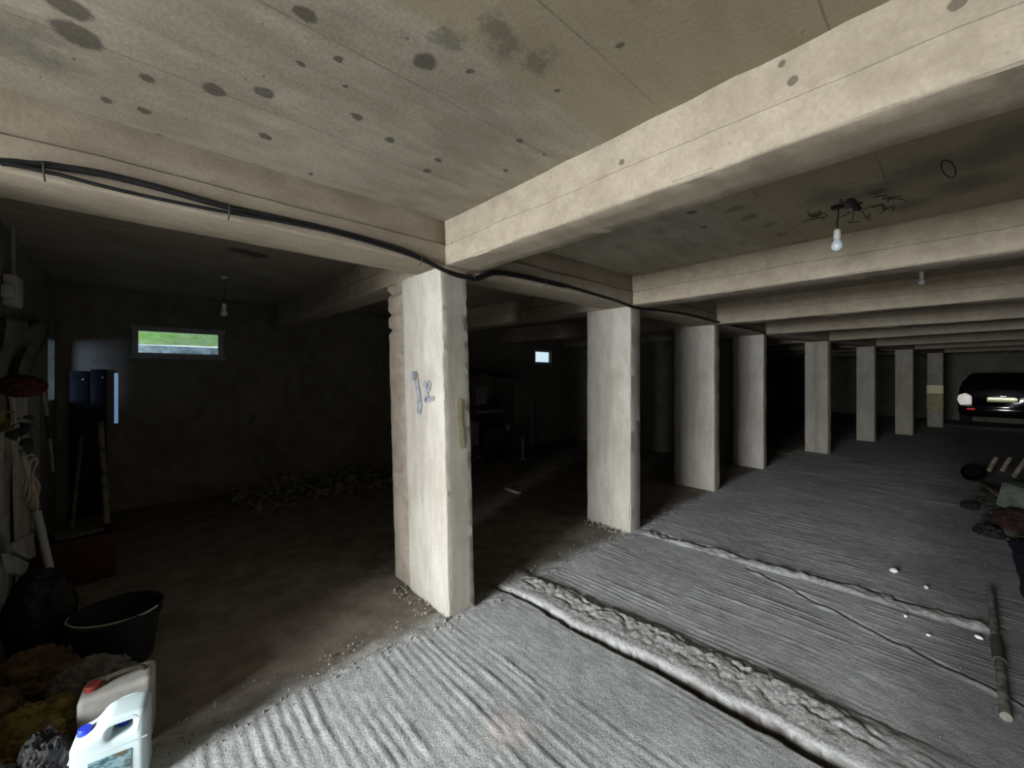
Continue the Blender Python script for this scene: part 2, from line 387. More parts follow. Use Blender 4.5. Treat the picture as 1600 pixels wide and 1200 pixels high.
# ------------------------------------------------------------------ ceiling and walls
m = MB(); m.box((.92, -4, ZC+0.12), (11.24, 16.96, 0.24)); _c = local1(W2(4.0, 0.7, ZC+.122)); m.box(_c, (15.2, 10.6, .24), Matrix.Rotation(ANG2-ANG1, 3, 'Z')); tag(m.obj('ceiling', M_CEIL, mtx=F1, smooth=0), kind='structure')
def wall(name, mtx, boxes):
    m = MB()
    for lo, hi in boxes: m.box([(lo[i]+hi[i])/2 for i in range(3)], [hi[i]-lo[i] for i in range(3)])
    return tag(m.obj(name, M_WALL, mtx=mtx, smooth=0), kind='structure')
ZT = ZC+0.05; BW = 4.3
w1a, w1b = -1.478, -0.66; w1z0, w1z1 = 1.80, 2.105
w2a, w2b = 5.21, 5.75; w2z0, w2z1 = 1.84, 2.125
g0, g1, gz0, gz1 = -1.66, -1.625, 1.00, 1.58            # slit beside the dark boards
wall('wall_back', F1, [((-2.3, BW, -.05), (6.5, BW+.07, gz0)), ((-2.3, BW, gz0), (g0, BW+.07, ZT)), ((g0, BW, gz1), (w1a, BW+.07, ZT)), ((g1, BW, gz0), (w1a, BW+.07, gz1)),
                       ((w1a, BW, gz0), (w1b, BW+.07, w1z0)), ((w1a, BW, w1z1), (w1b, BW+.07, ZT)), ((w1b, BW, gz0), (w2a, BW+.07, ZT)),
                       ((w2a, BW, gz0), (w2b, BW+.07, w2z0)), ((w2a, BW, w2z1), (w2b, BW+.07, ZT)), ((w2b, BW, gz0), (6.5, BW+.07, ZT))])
s0, s1, sz0, sz1 = 3.72, 4.16, 1.30, 1.92               # opening in the end wall of the bay
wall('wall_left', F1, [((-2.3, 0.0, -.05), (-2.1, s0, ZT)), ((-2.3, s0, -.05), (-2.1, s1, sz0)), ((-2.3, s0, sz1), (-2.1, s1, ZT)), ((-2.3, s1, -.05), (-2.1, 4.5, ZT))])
wall('wall_partition', F1, [((6.42, 0.47, -.05), (6.57, 4.35, ZT))])
wall('wall_entry', F1, [((-4.7, .3, -.05), (-2.28, .5, ZT))])
wall('wall_front', F1, [((-4.7, -.1, -.05), (-4.5, .5, ZT)), ((-4.7, -3.5, -.05), (-4.5, -2.3, ZT)), ((-4.7, -2.4, 2.25), (-4.5, 0, ZT))])
wall('wall_right', F1, [((-4.7, -3.5, -.05), (9.9, -3.3, ZT))])
wall('wall_rear', F2, [((-3.4, 4.3, -.05), (11.4, 4.5, ZT))])
wall('wall_end', F2, [((11.2, -4.2, -.05), (11.4, 4.5, ZT))])
wall('wall_far', F2, [((1.5, -4.2, -.05), (11.4, -4.0, ZT)), ((1.5, -4.2, -.05), (1.7, -2.6, ZT))])

# windows
M_FRAME = plain('window_frame_grey', (0.30, 0.31, 0.33), 0.5, 0.0, 0.12, 20, 0.05)
def glass(name, tint=(0.9, 0.95, 0.95)):
    m = bpy.data.materials.new(name); m.use_nodes = True; n = m.node_tree.nodes; l = m.node_tree.links; n.remove(n['Principled BSDF'])
    o = n['Material Output']; tr = n.new('ShaderNodeBsdfTransparent'); gl = n.new('ShaderNodeBsdfGlossy'); mx = n.new('ShaderNodeMixShader')
    tr.inputs['Color'].default_value = (*tint, 1); gl.inputs['Roughness'].default_value = 0.05; mx.inputs['Fac'].default_value = 0.05
    l.new(tr.outputs[0], mx.inputs[1]); l.new(gl.outputs[0], mx.inputs[2]); l.new(mx.outputs[0], o.inputs['Surface']); return m
M_GLASS = glass('window_glass')
def win(name, a0, a1, z0, z1, label):
    b = 0.035; yc = BW+0.035
    m = MB()
    m.box(((a0+a1)/2, BW-0.004, z1+b*.5), (a1-a0+2*b+.03, 0.03, b+.012), bevel=.004); m.box(((a0+a1)/2, BW-0.006, z0-b*.6), (a1-a0+2*b+.03, 0.045, b+.02), bevel=.004)
    for x in (a0-b*.5, a1+b*.5): m.box((x, BW-0.004, (z0+z1)/2), (b, 0.03, z1-z0+.02), bevel=.004)
    o = m.obj(name, M_FRAME, mtx=F1); tag(o, label, None, kind='structure')
    m = MB()
    for z in (z0+.012, z1-.012): m.box(((a0+a1)/2, yc, z), (a1-a0, 0.04, 0.024))
    for x in (a0+.012, a1-.012): m.box((x, yc, (z0+z1)/2), (0.024, 0.04, z1-z0-.048))
    m.obj('sash', M_FRAME, o)
    m = MB(); m.box(((a0+a1)/2, yc, (z0+z1)/2), (a1-a0-.048, 0.006, z1-z0-.048)); m.obj('pane', M_GLASS, o, smooth=0)
    return o
win('window_1', w1a, w1b, w1z0, w1z1, 'wide low strip window with green grass behind it, high in the back wall of the bay')
win('window_2', w2a, w2b, w2z0, w2z1, 'small bright window with pale sky behind it, seen between the two nearest pillars')
M_DIM = glass('dimming_glass', (0.42, 0.48, 0.58))  # tinted panes added to dim the daylight in both openings
m = MB(); m.box((-2.2, (s0+s1)/2, (sz0+sz1)/2), (.006, s1-s0, sz1-sz0)); tag(m.obj('window_3', M_DIM, mtx=F1, smooth=0), 'narrow bright opening in the end wall beside the tarpaulin', None, kind='structure')
m = MB(); m.box(((g0+g1)/2, BW+.035, (gz0+gz1)/2), (g1-g0, .006, gz1-gz0)); tag(m.obj('window_4', M_DIM, mtx=F1, smooth=0), 'thin bright vertical slit in the back wall beside the navy panels', None, kind='structure')
# the ground outside rises as a grass bank with a concrete gutter at its foot
t = NT('bank_grass'); f = t.noise(3, 6, 0.7); g = t.noise(22, 4, 0.7)
c = t.mix(t.ramp(f, 0.35, 0.65), (0.26, 0.50, 0.10), (0.55, 0.68, 0.34)); c = t.mix(t.ramp(g, 0.5, 0.7, 0, 0.6), c, (0.12, 0.20, 0.07)); c = t.mix(t.ramp(t.noise(7, 4), 0.58, 0.68, 0, 0.6), c, (0.5, 0.45, 0.36))
t.bump(g, 0.6, 0.05); M_BANK = t.done(c, 0.9)
M_GUT = plain('gutter_concrete', (0.52, 0.58, 0.64), 0.85, 0, 0.45, 9, 0.3)
m = MB(); n = 40
rows = []
for i in range(n+1):
    a = -7+10.5*i/n; r = []
    for j in range(14):
        u = j/13; y = BW+1.3+6*u; z = 2.00+2.6*u**0.8+0.05*noise.noise(Vector((a*3, u*9, 1)))-max(0, a-1.5)*0.3*u
        r.append(m.bm.verts.new((a, y, z)))
    rows.append(r)
for i in range(n):
    for j in range(13): m.bm.faces.new((rows[i][j], rows[i+1][j], rows[i+1][j+1], rows[i][j+1]))
tag(m.obj('grass_bank', M_BANK, mtx=F1), 'green grass bank outside the wide strip window', None, kind='structure')
m = MB(); m.box((-1.5, BW+.75, 1.70), (11, 1.1, .06)); m.box((-1.5, BW+1.34, 1.80), (11, .12, .36)); tag(m.obj('gutter', M_GUT, mtx=F1, smooth=0), kind='structure')

# ------------------------------------------------------------------ pillars
M_SPRAY = plain('blue_grey_spray_paint', (0.27, 0.28, 0.30), 0.7, 0, 0.25, 25, 0.05)
t = NT('ochre_streak'); f = t.noise(25, 4, 0.7, t.mapping((1, 1, .3))); M_OCHRE = t.done(t.mix(t.ramp(f, .35, .65), (0.32, 0.27, 0.13), (0.40, 0.36, 0.24)), 0.8)
M_BAND = plain('bright_cream_band', (0.95, 0.86, 0.52), 0.6, 0, 0.05, 10, 0.05)
M_YELLOW = plain('faded_yellow_paint', (0.40, 0.35, 0.19), 0.8, 0, 0.2, 9, 0.1)
def pillar(lo, hi, name='concrete_pillar', seed=0, parent=None, loc=None, rotz=0, step=.06, mat=None, fn=None, r=.012):
    m = MB(); m.block(lo, hi, step, r, 0.003, 8, seed, 0.007, fn); return m.obj(name, mat or M_PIL, parent, loc, rotz)
def castline(q, p):        # the pour joints near the head of the pillar
    for z0, d in ((1.93, .006), (2.02, .004)):
        k = abs(p.z-z0-0.03*noise.noise(Vector((p.x*3, p.y*3, z0))))
        if k < 0.03: q.x += 1.6*d*(1-k/0.03) if p.x < 0.1 else -d*(1-k/0.03); q.y += (1.6*d*(1-k/.03) if p.y < .02 else 0)
    return q
P1 = empty('concrete_pillar', C1, ANG1, 'nearest concrete pillar, with a blue-grey sprayed 12 and a rough narrow pier on its left', 'pillar', 'concrete pillars')
shaft = pillar((0, 0, -.02), (.215, .505, ZB+.01), 'shaft', 1, P1, step=.035, fn=castline)
def brickcut(q, p):
    if p.z > 1.75:
        k = abs(((p.z-1.75) % 0.14)-0.07)
        if k > 0.055: q.x += 0.02 if p.x < .1 else -0.01; q.y -= 0.018 if p.y > .65 else 0
        q += noise.noise_vector(p*30)*0.006
    return q
pier = pillar((.012, .48, -.02), (.205, .765, ZB+.01), 'rough_pier', 2, P1, step=.03, mat=M_PIER, fn=brickcut, r=.016)
pier['label'] = 'brownish rough pier with crumbling brick courses at its head'
def ribbon(m, pts, wid, plane, seed):      # sprayed stroke: a thin skin of paint with a ragged edge
    sp = spline(pts, 6); L = []; Rr = []
    for i, p in enumerate(sp):
        a = sp[max(0, i-1)]; b = sp[min(len(sp)-1, i+1)]; t = (b-a).normalized(); n = t.cross(plane).normalized()
        w = wid*(0.85+0.35*noise.noise(p*40+Vector((seed, 0, 0)))); w *= min(1, 0.55+0.45*min(i, len(sp)-1-i)/2)
        L.append(p+n*w); Rr.append(p-n*w)
    for k in range(len(sp)-1):
        q = [m.bm.verts.new(v) for v in (L[k], L[k+1], Rr[k+1], Rr[k])]; m.bm.faces.new(q)
        e = [m.bm.verts.new(v.co+plane*0.0012) for v in q]; m.bm.faces.new(e)
        for i in range(4): m.bm.faces.new((q[i], q[(i+1) % 4], e[(i+1) % 4], e[i]))
def face_pt(x, y, off=-0.0055): v = local1(on_a(x, y, -.045)); return Vector((off, v.y, v.z))
m = MB(); pl = Vector((-1, 0, 0))
ribbon(m, [face_pt(*q) for q in ((650, 580), (651, 592), (653, 606), (655, 622), (655, 636), (654, 647))], .034, pl, 1)
ribbon(m, [face_pt(*q) for q in ((644, 590), (648, 587), (654, 588))], .036, pl, 3)
ribbon(m, [face_pt(*q) for q in ((662, 597), (667, 602), (671, 598), (670, 606), (667, 612), (668, 620), (664, 625), (668, 624), (678, 622))], .023, pl, 2)
num = m.obj('sprayed_number', M_SPRAY, P1, smooth=0); num['label'] = 'blue-grey sprayed number 12'
m = MB(); pr = Vector((0, -1, 0))
def rface_pt(x, y): v = local1(on_p(x, y, 0.0)); return Vector((v.x+.04, -0.0055, v.z))
ribbon(m, [rface_pt(*q) for q in ((717, 624), (717, 640), (717, 660), (719, 680), (719, 702))], .024, pr, 5)
st = m.obj('paint_streak', M_OCHRE, P1, smooth=0); st['label'] = 'ochre paint streak'
P1.rotation_euler = (0, radians(-1.7), ANG1)
others = [((985, 833), ANG1, .19, .53, 'second pillar from the camera, pale shaft left of the long mortar seam', None),
          ((1116, 767), ANG1, .19, .56, 'third pillar of the row, between the pale second shaft and the narrower fourth', None),
          ((1193, 732), ANG1, .17, .48, 'fourth pillar of the row, dark partition just behind its left edge', None),
          ((1293, 709.5), ANG2, .16, .40, 'fifth pillar, dark damp streak down its middle, next to a white tube lamp', None),
          ((1366, 690.5), ANG2, .14, .34, 'sixth pillar, narrow grey shaft just right of the damp-streaked one', None),
          ((1426, 680), ANG2, .14, .35, 'seventh pillar, plain grey shaft just left of the cream-banded one', None),
          ((1473, 668), ANG2, .14, .34, 'farthest pillar, with a bright cream band and faded yellow foot beside the car', 'band')]
PP = [C1]
t, c = concrete('damp_pillar', (0.32, 0.295, 0.245), (0.44, 0.415, 0.35), (0.24, 0.22, 0.18), (1.4, 1.4, .35), .4, .25)
X = t.xyz(); k = t.math('ABSOLUTE', t.math('SUBTRACT', t.math('ADD', X[1], t.math('MULTIPLY', t.math('SUBTRACT', t.noise(6, 3), .5), .06)), .19))
c = t.mix(t.ramp(k, .02, .07, .45, 0), c, (.22, .20, .165)); M_DAMP = t.done(c, .9)
t, c = concrete('far_pillar_concrete', (0.30, 0.275, 0.225), (0.42, 0.39, 0.33), (0.2, 0.18, 0.145), (1.4, 1.4, .35), .4, .25); M_PILFAR = t.done(c, .9)  # browner, darker concrete for the far pillars
for i, ((x, y), ang, th, wd, lab, extra) in enumerate(others):
    base = on_z(x, y); PP.append(base)
    if extra is None:
        o = pillar((0, 0, -.02), (th, wd, ZB+.01), seed=i+4, loc=base, rotz=ang, step=.07, mat=M_DAMP if i == 3 else (M_PILFAR if i > 3 else None)); tag(o, lab, 'pillar', 'concrete pillars')
    else:
        o = empty('concrete_pillar', base, ang, lab, 'pillar', 'concrete pillars')
        pillar((0, 0, -.02), (th, wd, ZB+.01), 'shaft', seed=i+4, parent=o, step=.08, mat=M_PILFAR)
        m = MB(); m.box((th/2, wd/2, EYE+(587-608.5)/F*base.y), (th+.012, wd+.012, 13/F*base.y), bevel=.002); m.obj('cream_band', M_BAND, o)['label'] = 'bright cream band'  # pale cream band round the whole shaft
        m = MB(); m.box((th/2, wd/2, EYE+(587-628)/F*base.y), (th+.010, wd+.010, 26/F*base.y), bevel=.002); m.obj('painted_foot', M_YELLOW, o)['label'] = 'faded yellow paint below the band'

# ------------------------------------------------------------------ beams
def seamfn(side):
    def fn(q, p):
        wz = 0.010*noise.noise(Vector((p.y*2.5, p.x*2.5, 0)))+0.005*noise.noise(Vector((p.y*13, p.x*13, 3)))
        front = (p.x < 0.03) if side == 'x' else (p.y < 0.0)
        if front and abs(p.z-ZB-.13) < 0.02: q.z += wz
        d = 0.012 if p.z < ZB+.128 else (-0.006 if p.z < ZB+.136 else 0.0)
        if side == 'x' and front: q.x -= d
        if side == 'y' and front: q.y -= d
        if front and p.z > ZC-.05: q.x -= (0.018*max(0, noise.noise(Vector((p.y*5, p.x*5, 6)))) if side == 'x' else 0)
        if p.z < ZB+.001 and (0.02 < (p.x if side == 'x' else p.y+.04) < .22):   # board marks under the beam
            v_ = p.x if side == 'x' else p.y+.035
            q.z -= 0.004*(0.5+0.5*cos(v_*70+noise.noise(Vector((p.x*2, p.y*2, 8)))))
        return q
    return fn
bl = ['nearest cross beam, wide pale beam running to the top right corner', 'second cross beam, with a bare bulb hanging in front of it', 'third cross beam, meeting the row at the third pillar',
      'fourth cross beam, meeting the row at the fourth pillar', 'fifth cross beam, meeting the row at the damp-streaked pillar', 'sixth cross beam, above the sixth pillar', 'seventh cross beam, above the seventh pillar', 'farthest cross beam, above the cream-banded pillar']
for i, P in enumerate(PP):
    ang = ANG1 if i < 4 else ANG2
    x0 = -.045 if i == 0 else -.02
    y1 = 4.32; y0 = -3.35 if i < 5 else -4.05
    m = MB(); m.block((x0, y0, ZB), (x0+.235, y1, ZC+.02), .07 if i < 2 else .16, .014, .004, 7, 20+i, .006, seamfn('x'), (ZB+.123, ZB+.127, ZB+.130, ZB+.134, ZB+.138))
    tag(m.obj('cross_beam', M_BEAM if i else M_BEAM1, loc=P, rotz=ang), bl[i], 'beam', 'cross beams under the slab')
ll = ['edge beam along the row left of the nearest pillar, carrying the black cable bundle', 'edge beam along the row between the nearest and second pillars', 'edge beam along the row between the second and third pillars', 'edge beam along the row between the third and fourth pillars',
      'edge beam along the row between the fourth and fifth pillars', 'edge beam along the row between the fifth and sixth pillars', 'edge beam along the row between the sixth and seventh pillars', 'edge beam along the row between the seventh and farthest pillars']
PL = [W(-4.45, 0)]+PP
for i in range(8):
    A, B = PL[i], PL[i+1]; dv = B-A; L = dv.length; ang = atan2(dv.y, dv.x)
    x0 = 0.21 if i else 0.0; x1 = L-.045 if i == 0 else L-.02
    m = MB(); m.block((x0, -.035, ZB+.001), (x1, .30, ZC+.02), .08 if i < 3 else .16, .014, .004, 7, 40+i, .006, seamfn('y'), (ZB+.123, ZB+.127, ZB+.130, ZB+.134, ZB+.138))
    tag(m.obj('edge_beam', M_BEAM, loc=A, rotz=ang), ll[i], 'beam', 'edge beams along the pillar row')

# ------------------------------------------------------------------ cables along the row
M_CABLE = plain('black_rubber', (0.018, 0.018, 0.02), 0.55, 0, 0.3, 30, 0.1)
M_TIE = plain('tie_wire', (0.05, 0.048, 0.045), 0.5, 0.3, 0.2, 20, 0.05)
up = [(0, 253), (22, 254), (50, 257), (75, 258), (100, 262), (135, 267), (175, 275), (250, 294), (350, 322), (437, 341), (525, 361), (612, 385), (656, 402), (687, 419), (708, 427), (730, 432.5), (743, 434.5), (758, 429), (777, 425), (814, 430.6), (852, 439), (880, 445.6), (919, 457), (963, 470), (994, 481), (1031, 485), (1075, 492), (1110, 500.5), (1145, 509), (1184, 517), (1196, 522)]
def cpt(x, y):
    p = 0.062 if x < 680 or x > 745 else 0.068
    return on_p(x, y, p)
top = [cpt(*q) for q in up]
cb = empty('cable_bundle', W(0, .06, 2.2), 0, 'black cable bundle clipped along the edge beam and sagging under the nearest cross beam', 'cable')
inv = Matrix.Translation(-W(0, .06, 2.2))
m = MB(); m.tube(spline([inv @ p for p in top], 6), .013, 10); m.obj('thick_cable', M_CABLE, cb)
low = [(0, 256), (37, 262.5), (70, 270), (100, 276.5), (175, 296), (250, 312.5), (350, 332), (437, 347), (525, 366), (612, 391), (656, 407), (687, 422), (708, 431), (730, 436.5), (743, 438.5), (758, 433), (777, 429), (814, 434.5), (852, 443), (880, 449)]
m = MB(); m.tube(spline([inv @ (cpt(*q)+R1*.012) for q in low], 6), .0075, 8); m.obj('thin_cable', M_CABLE, cb)
for (x, y) in ((70, 266), (357, 330), (656, 405), (850, 441)):
    c0 = inv @ cpt(x, y); m = MB()
    m.tube([c0+D1*0.0+R1*(-.02)+Vector((0, 0, .022)), c0+R1*.026+Vector((0, 0, .016)), c0+R1*.024+Vector((0, 0, -.02)), c0+R1*(-.006)+Vector((0, 0, -.036))], .0028, 6); m.obj('cable_tie', M_TIE, cb)

m = MB(); A = on_p(735, 432, .072); m.tube([inv @ (A+D1*.02+Vector((0, 0, .05))), inv @ (A+D1*.03+R1*.012), inv @ (A+D1*.035+Vector((0, 0, -.012)))], .0035, 6); m.obj('cable_tie', M_TIE, cb)

# ------------------------------------------------------------------ bulbs on the slab
M_WHITEP = plain('white_plastic', (0.75, 0.75, 0.73), 0.4, 0, 0.06, 20, 0.03)
M_BULB = plain('opal_bulb', (0.62, 0.68, 0.74), 0.25, 0, 0.05, 10, 0.0, 0.5)
def bulb(top_xy, p, drop, label, s=1.0):
    o = empty('light_bulb', Vector((p.x, p.y, ZC)), 0, label, 'light bulb', 'bare bulbs hanging from the slab')
    m = MB(); m.tube([(0.012, 0, 0), (0.01, 0.004, -.3*drop), (0, 0, -drop)], .003, 6); m.obj('cord', M_CABLE, o)
    m = MB(); m.lathe([(0, 0), (.03, 0), (.03, -.012), (.012, -.02), (0, -.02)], 16); m.obj('ceiling_rose', M_CABLE if top_xy else M_WHITEP, o)
    m = MB(); m.lathe([(0, 0), (.008, 0), (.016, -.008), (.018, -.05), (.0165, -.055), (0, -.055)], 16, Matrix.Translation((0, 0, -drop)) @ Matrix.Scale(s, 4)); m.obj('lamp_holder', M_WHITEP, o)
    m = MB(); m.lathe([(.013, -.05), (.015, -.062), (.024, -.078), (.029, -.094), (.028, -.108), (.02, -.12), (.008, -.126), (0, -.127)], 20, Matrix.Translation((0, 0, -drop)) @ Matrix.Scale(s, 4)); m.obj('bulb', M_BULB, o)
bulb(True, on_z(1308, 322, ZC), .13, 'bare white bulb hanging in front of the second cross beam')
bulb(False, on_d(1440, 430, 3.75), .02, 'small bare bulb peeping below the second cross beam', .9)
bulb(False, on_d(1455, 487, 5.7), .08, 'bare bulb hanging between the far cross beams, left of the last bulb')
bulb(False, on_d(1504, 521, 8.6), .03, 'farthest tiny bulb, right above the cream-banded pillar')
bulb(False, on_d(350, 480, 4.0), .26, 'bare bulb hanging in the dark bay above the wide strip window')
# torn wires and old nests round the first bulb
m = MB(); rnd = random.Random(5); o0 = on_z(1308, 322, ZC)
for k in range(16):
    p = o0+Vector((rnd.uniform(-.10, .28), rnd.uniform(-.12, .12), 0)); q = [p]
    for j in range(4): q.append(q[-1]+Vector((rnd.uniform(-.04, .05), rnd.uniform(-.04, .04), rnd.uniform(-.018, .004) if j else -.012)))
    q[-1].z = min(q[-1].z, ZC-.004); m.tube(spline(q, 4), .0022, 5)
for k in range(4): m.lump(o0+Vector((rnd.uniform(-.06, .25), rnd.uniform(-.1, .1), -.008)), (.02, .016, .012), k, 2)
tag(m.obj('wire_tangle', M_CABLE), 'tangle of dark torn wires on the slab around the nearest bulb', 'wires')
m = MB(); rc = on_z(1482, 248, ZC)-Vector((0, 0, .045)); m.tube([rc+Vector((.03*cos(a), .012*sin(a), .045*sin(a))) for a in [2*pi*k/20 for k in range(20)]], .003, 6, closed=True); tag(m.obj('ceiling_ring', M_TIE), 'thin dark wire ring hanging from the slab near the top right', 'ring')
q = on_d(1241, 554, 13.2)
tl = empty('tube_lamp', q, ANG2, 'pale switched-off tube lamp left of the damp-streaked pillar', 'lamp')
m = MB(); m.tube([(-.36, 0, 0), (.36, 0, 0)], .019, 10); m.obj('tube', M_WHITEP, tl)
m = MB(); m.box((0, .0, .035), (.8, .06, .035), bevel=.004); m.obj('housing', M_FRAME, tl)
for x in (-.38, .38): m = MB(); m.box((x, 0, .01), (.025, .04, .06), bevel=.003); m.obj('lamp_cap', M_FRAME, tl)
for x in (-.25, .25): m = MB(); m.tube([(x, 0, .05), (x, 0, ZC-q.z)], .004, 6); m.obj('hanger', M_TIE, tl)


# ------------------------------------------------------------------ white canister and grey canister, near left
M_CAN = plain('milky_plastic', (0.50, 0.60, 0.62), 0.35, 0, 0.06, 6, 0.04)
M_BLUE = plain('blue_cap_plastic', (0.03, 0.06, 0.62), 0.35, 0, 0.1, 20, 0.03)
M_GREYP = plain('dusty_grey_plastic', (0.30, 0.29, 0.27), 0.6, 0, 0.2, 9, 0.1)
M_REDCAP = plain('dull_red_plastic', (0.20, 0.035, 0.025), 0.5, 0, 0.2, 15, 0.05)
t = NT('printed_label'); f = t.noise(22, 5, 0.7, t.mapping((1, 1, 2.2))); g = t.noise(9, 3, .6, t.mapping((1.4, 1, 2.4), (2, 0, 5)))
c = t.mix(t.ramp(f, .42, .58), (0.02, 0.09, 0.11), (0.20, 0.30, 0.34)); c = t.mix(t.ramp(g, .52, .6), c, (0.09, 0.085, 0.06)); M_LABEL = t.done(c, .5)
def rrect(x0, z0, x1, z1, r, n=5):
    out = []
    for cx, cz, a0 in ((x1-r, z1-r, 0), (x0+r, z1-r, 90), (x0+r, z0+r, 180), (x1-r, z0+r, 270)):
        for k in range(n+1): a = radians(a0+90*k/n); out.append((cx+r*cos(a), cz+r*sin(a)))
    return out
def smooth_loop(pts, r=.018, n=4):
    out = []
    P = [Vector((x, 0, z)) for x, z in pts]
    for i, p in enumerate(P):
        a = (P[i-1]-p); b = (P[(i+1) % len(P)]-p); rr = min(r, a.length*.45, b.length*.45)
        A = p+a.normalized()*rr; B = p+b.normalized()*rr
        for k in range(n+1): u = k/n; q = A*(1-u)**2+p*2*u*(1-u)+B*u*u; out.append((q.x, q.z))
    return out
jr = radians(35)
jc = empty('jerrycan', Vector((-1.505, 1.545, 0.0)), jr, 'white plastic jerrycan with blue caps and a printed label, at the bottom left', 'canister'); jc.scale = (1, 1, .9)
outline = smooth_loop([(-.105, 0), (.105, 0), (.105, .325), (-.015, .325), (-.050, .272), (-.105, .262)], .028)
hole = smooth_loop([(.0, .245), (.062, .25), (.062, .298), (.012, .298)], .015)
m = MB(); m.prism([outline, hole], .135, None, .022, 4); m.obj('body', M_CAN, jc, smooth=50)
m = MB(); m.lathe([(0, 0), (.021, 0), (.021, .004), (.019, .02), (.017, .023), (0, .023)], 20, Matrix.Translation((-.075, 0, .266))); m.obj('cap', M_BLUE, jc)
m = MB(); m.lathe([(0, 0), (.016, 0), (.016, .016), (0, .018)], 18, Matrix.Translation((.03, .0, .249))); m.obj('vent_cap', M_BLUE, jc)
m = MB(); m.box((.003, -.0685, .125), (.115, .002, .12)); m.obj('paper_label', M_LABEL, jc, smooth=0)
for z in (.035, .21):
    m = MB(); m.box((0, 0, z), (.2115, .1365, .006), bevel=.002); m.obj('rib', M_CAN, jc)
gc = empty('canister', Vector((-1.665, 1.735, 0.0)), radians(37), 'dusty grey plastic canister with a dull red cap, behind the white jerrycan', 'canister')
m = MB(); o2 = smooth_loop([(-.115, 0), (.115, 0), (.115, .275), (-.115, .265)], .03); m.prism([o2], .15, None, .022, 4); m.obj('body', M_GREYP, gc, smooth=50)
m = MB(); m.lathe([(0, 0), (.027, 0), (.027, .018), (.024, .022), (0, .022)], 20, Matrix.Translation((-.075, -.01, .264))); m.obj('cap', M_REDCAP, gc)
M_DARKP = plain('dark_grip', (0.06, 0.055, 0.04), 0.7, 0, 0.2, 15, 0.1)
m = MB(); m.tube(spline([(-.035, 0, .268), (-.025, 0, .287), (.02, 0, .293), (.07, 0, .289), (.082, 0, .27)], 6), .010, 8); m.obj('handle', M_DARKP, gc)
# ------------------------------------------------------------------ bucket
M_BLK = plain('black_rubber_plastic', (0.014, 0.014, 0.016), 0.55, 0, 0.3, 12, 0.1)
M_HANDLE = plain('pale_wire_handle', (0.36, 0.35, 0.28), 0.5, 0.2, 0.15, 20, 0.05)
bk = empty('bucket', on_z(183, 1034), 0.3, 'black builders bucket with a pale wire handle, on the bay floor', 'bucket')
m = MB(); m.lathe([(0, .004), (.142, 0), (.148, .006), (.163, .12), (.182, .265), (.192, .27), (.194, .283), (.186, .29), (.178, .284), (.16, .13), (.14, .014), (0, .012)], 40); m.obj('pail', M_BLK, bk)

m = MB(); m.tube(spline([(.19*cos(a), .19*sin(a)*.75-.02, .285-.0*k) for k, a in enumerate([radians(v) for v in (182, 205, 230, 255, 280, 305, 330, 358)])], 5), .0055, 8); m.obj('handle', M_HANDLE, bk)
for sx in (-1, 1): m = MB(); m.box((sx*.19, -.0, .262), (.02, .035, .035), bevel=.004); m.obj('handle_lug', M_BLK, bk)
# ------------------------------------------------------------------ heap of sacks in the near left corner
M_SACK = plain('ochre_sackcloth', (0.12, 0.09, 0.026), 0.9, 0, 0.5, 16, 0.5, 0.1, 0.01)
M_BROWN = plain('brown_sackcloth', (0.085, 0.056, 0.028), 0.9, 0, 0.5, 14, 0.5, 0.1, 0.01)
M_GREYC = plain('grey_cloth', (0.13, 0.125, 0.11), 0.9, 0, 0.3, 16, 0.4, 0.1, 0.01)
M_BAGB = plain('black_bin_liner', (0.010, 0.009, 0.010), 0.6, 0, 0.3, 14, 0.4, 0.25, 0.01)
M_FILM = plain('clear_film', (0.20, 0.22, 0.20), 0.18, 0, 0.4, 12, 0.6, 0.7, 0.012)
def sack(name, c, rad, mat, seed, label, cat, rot=0, amp=.3, folds=.16):
    m = MB(); m.lump(Vector((0, 0, rad[2]*.75)), rad, seed, 5, amp, 2.0, folds, 0.0, rot)
    return tag(m.obj(name, mat, None, c, 0, 60), label, cat)
sack('sack', Vector((-1.93, 1.66, 0)), (.14, .11, .11), M_SACK, 3, 'crumpled ochre sack left of the grey canister', 'sack', .5)
sack('sack', Vector((-2.26, 1.93, 0)), (.17, .11, .13), M_BROWN, 5, 'crumpled brown sack on top of the heap below the leaning pipe', 'sack', .3)
sack('grey_rag', Vector((-1.97, 1.93, 0)), (.14, .06, .12), M_GREYC, 8, 'grey rag draped between the brown sack and the grey canister', 'cloth', .55)
sack('sack', Vector((-2.18, 1.68, 0)), (.11, .11, .13), M_BROWN, 11, 'dark brown sack at the left picture edge', 'sack', .2)
sack('bin_bag', Vector((-1.73, 1.52, 0)), (.075, .06, .12), M_BAGB, 13, 'black bin bag tucked left of the white jerrycan', 'bag', .1)
sack('plastic_film', Vector((-1.84, 1.40, 0)), (.11, .08, .09), M_FILM, 17, 'shiny crumpled clear plastic film in the bottom left corner', 'plastic film', .6, .35, .22)
sack('bin_bag', Vector((-2.60, 2.26, 0)), (.14, .13, .26), M_BAGB, 19, 'tall black bag slumped against the wall behind the brown sack', 'bag', .1, .22, .08)
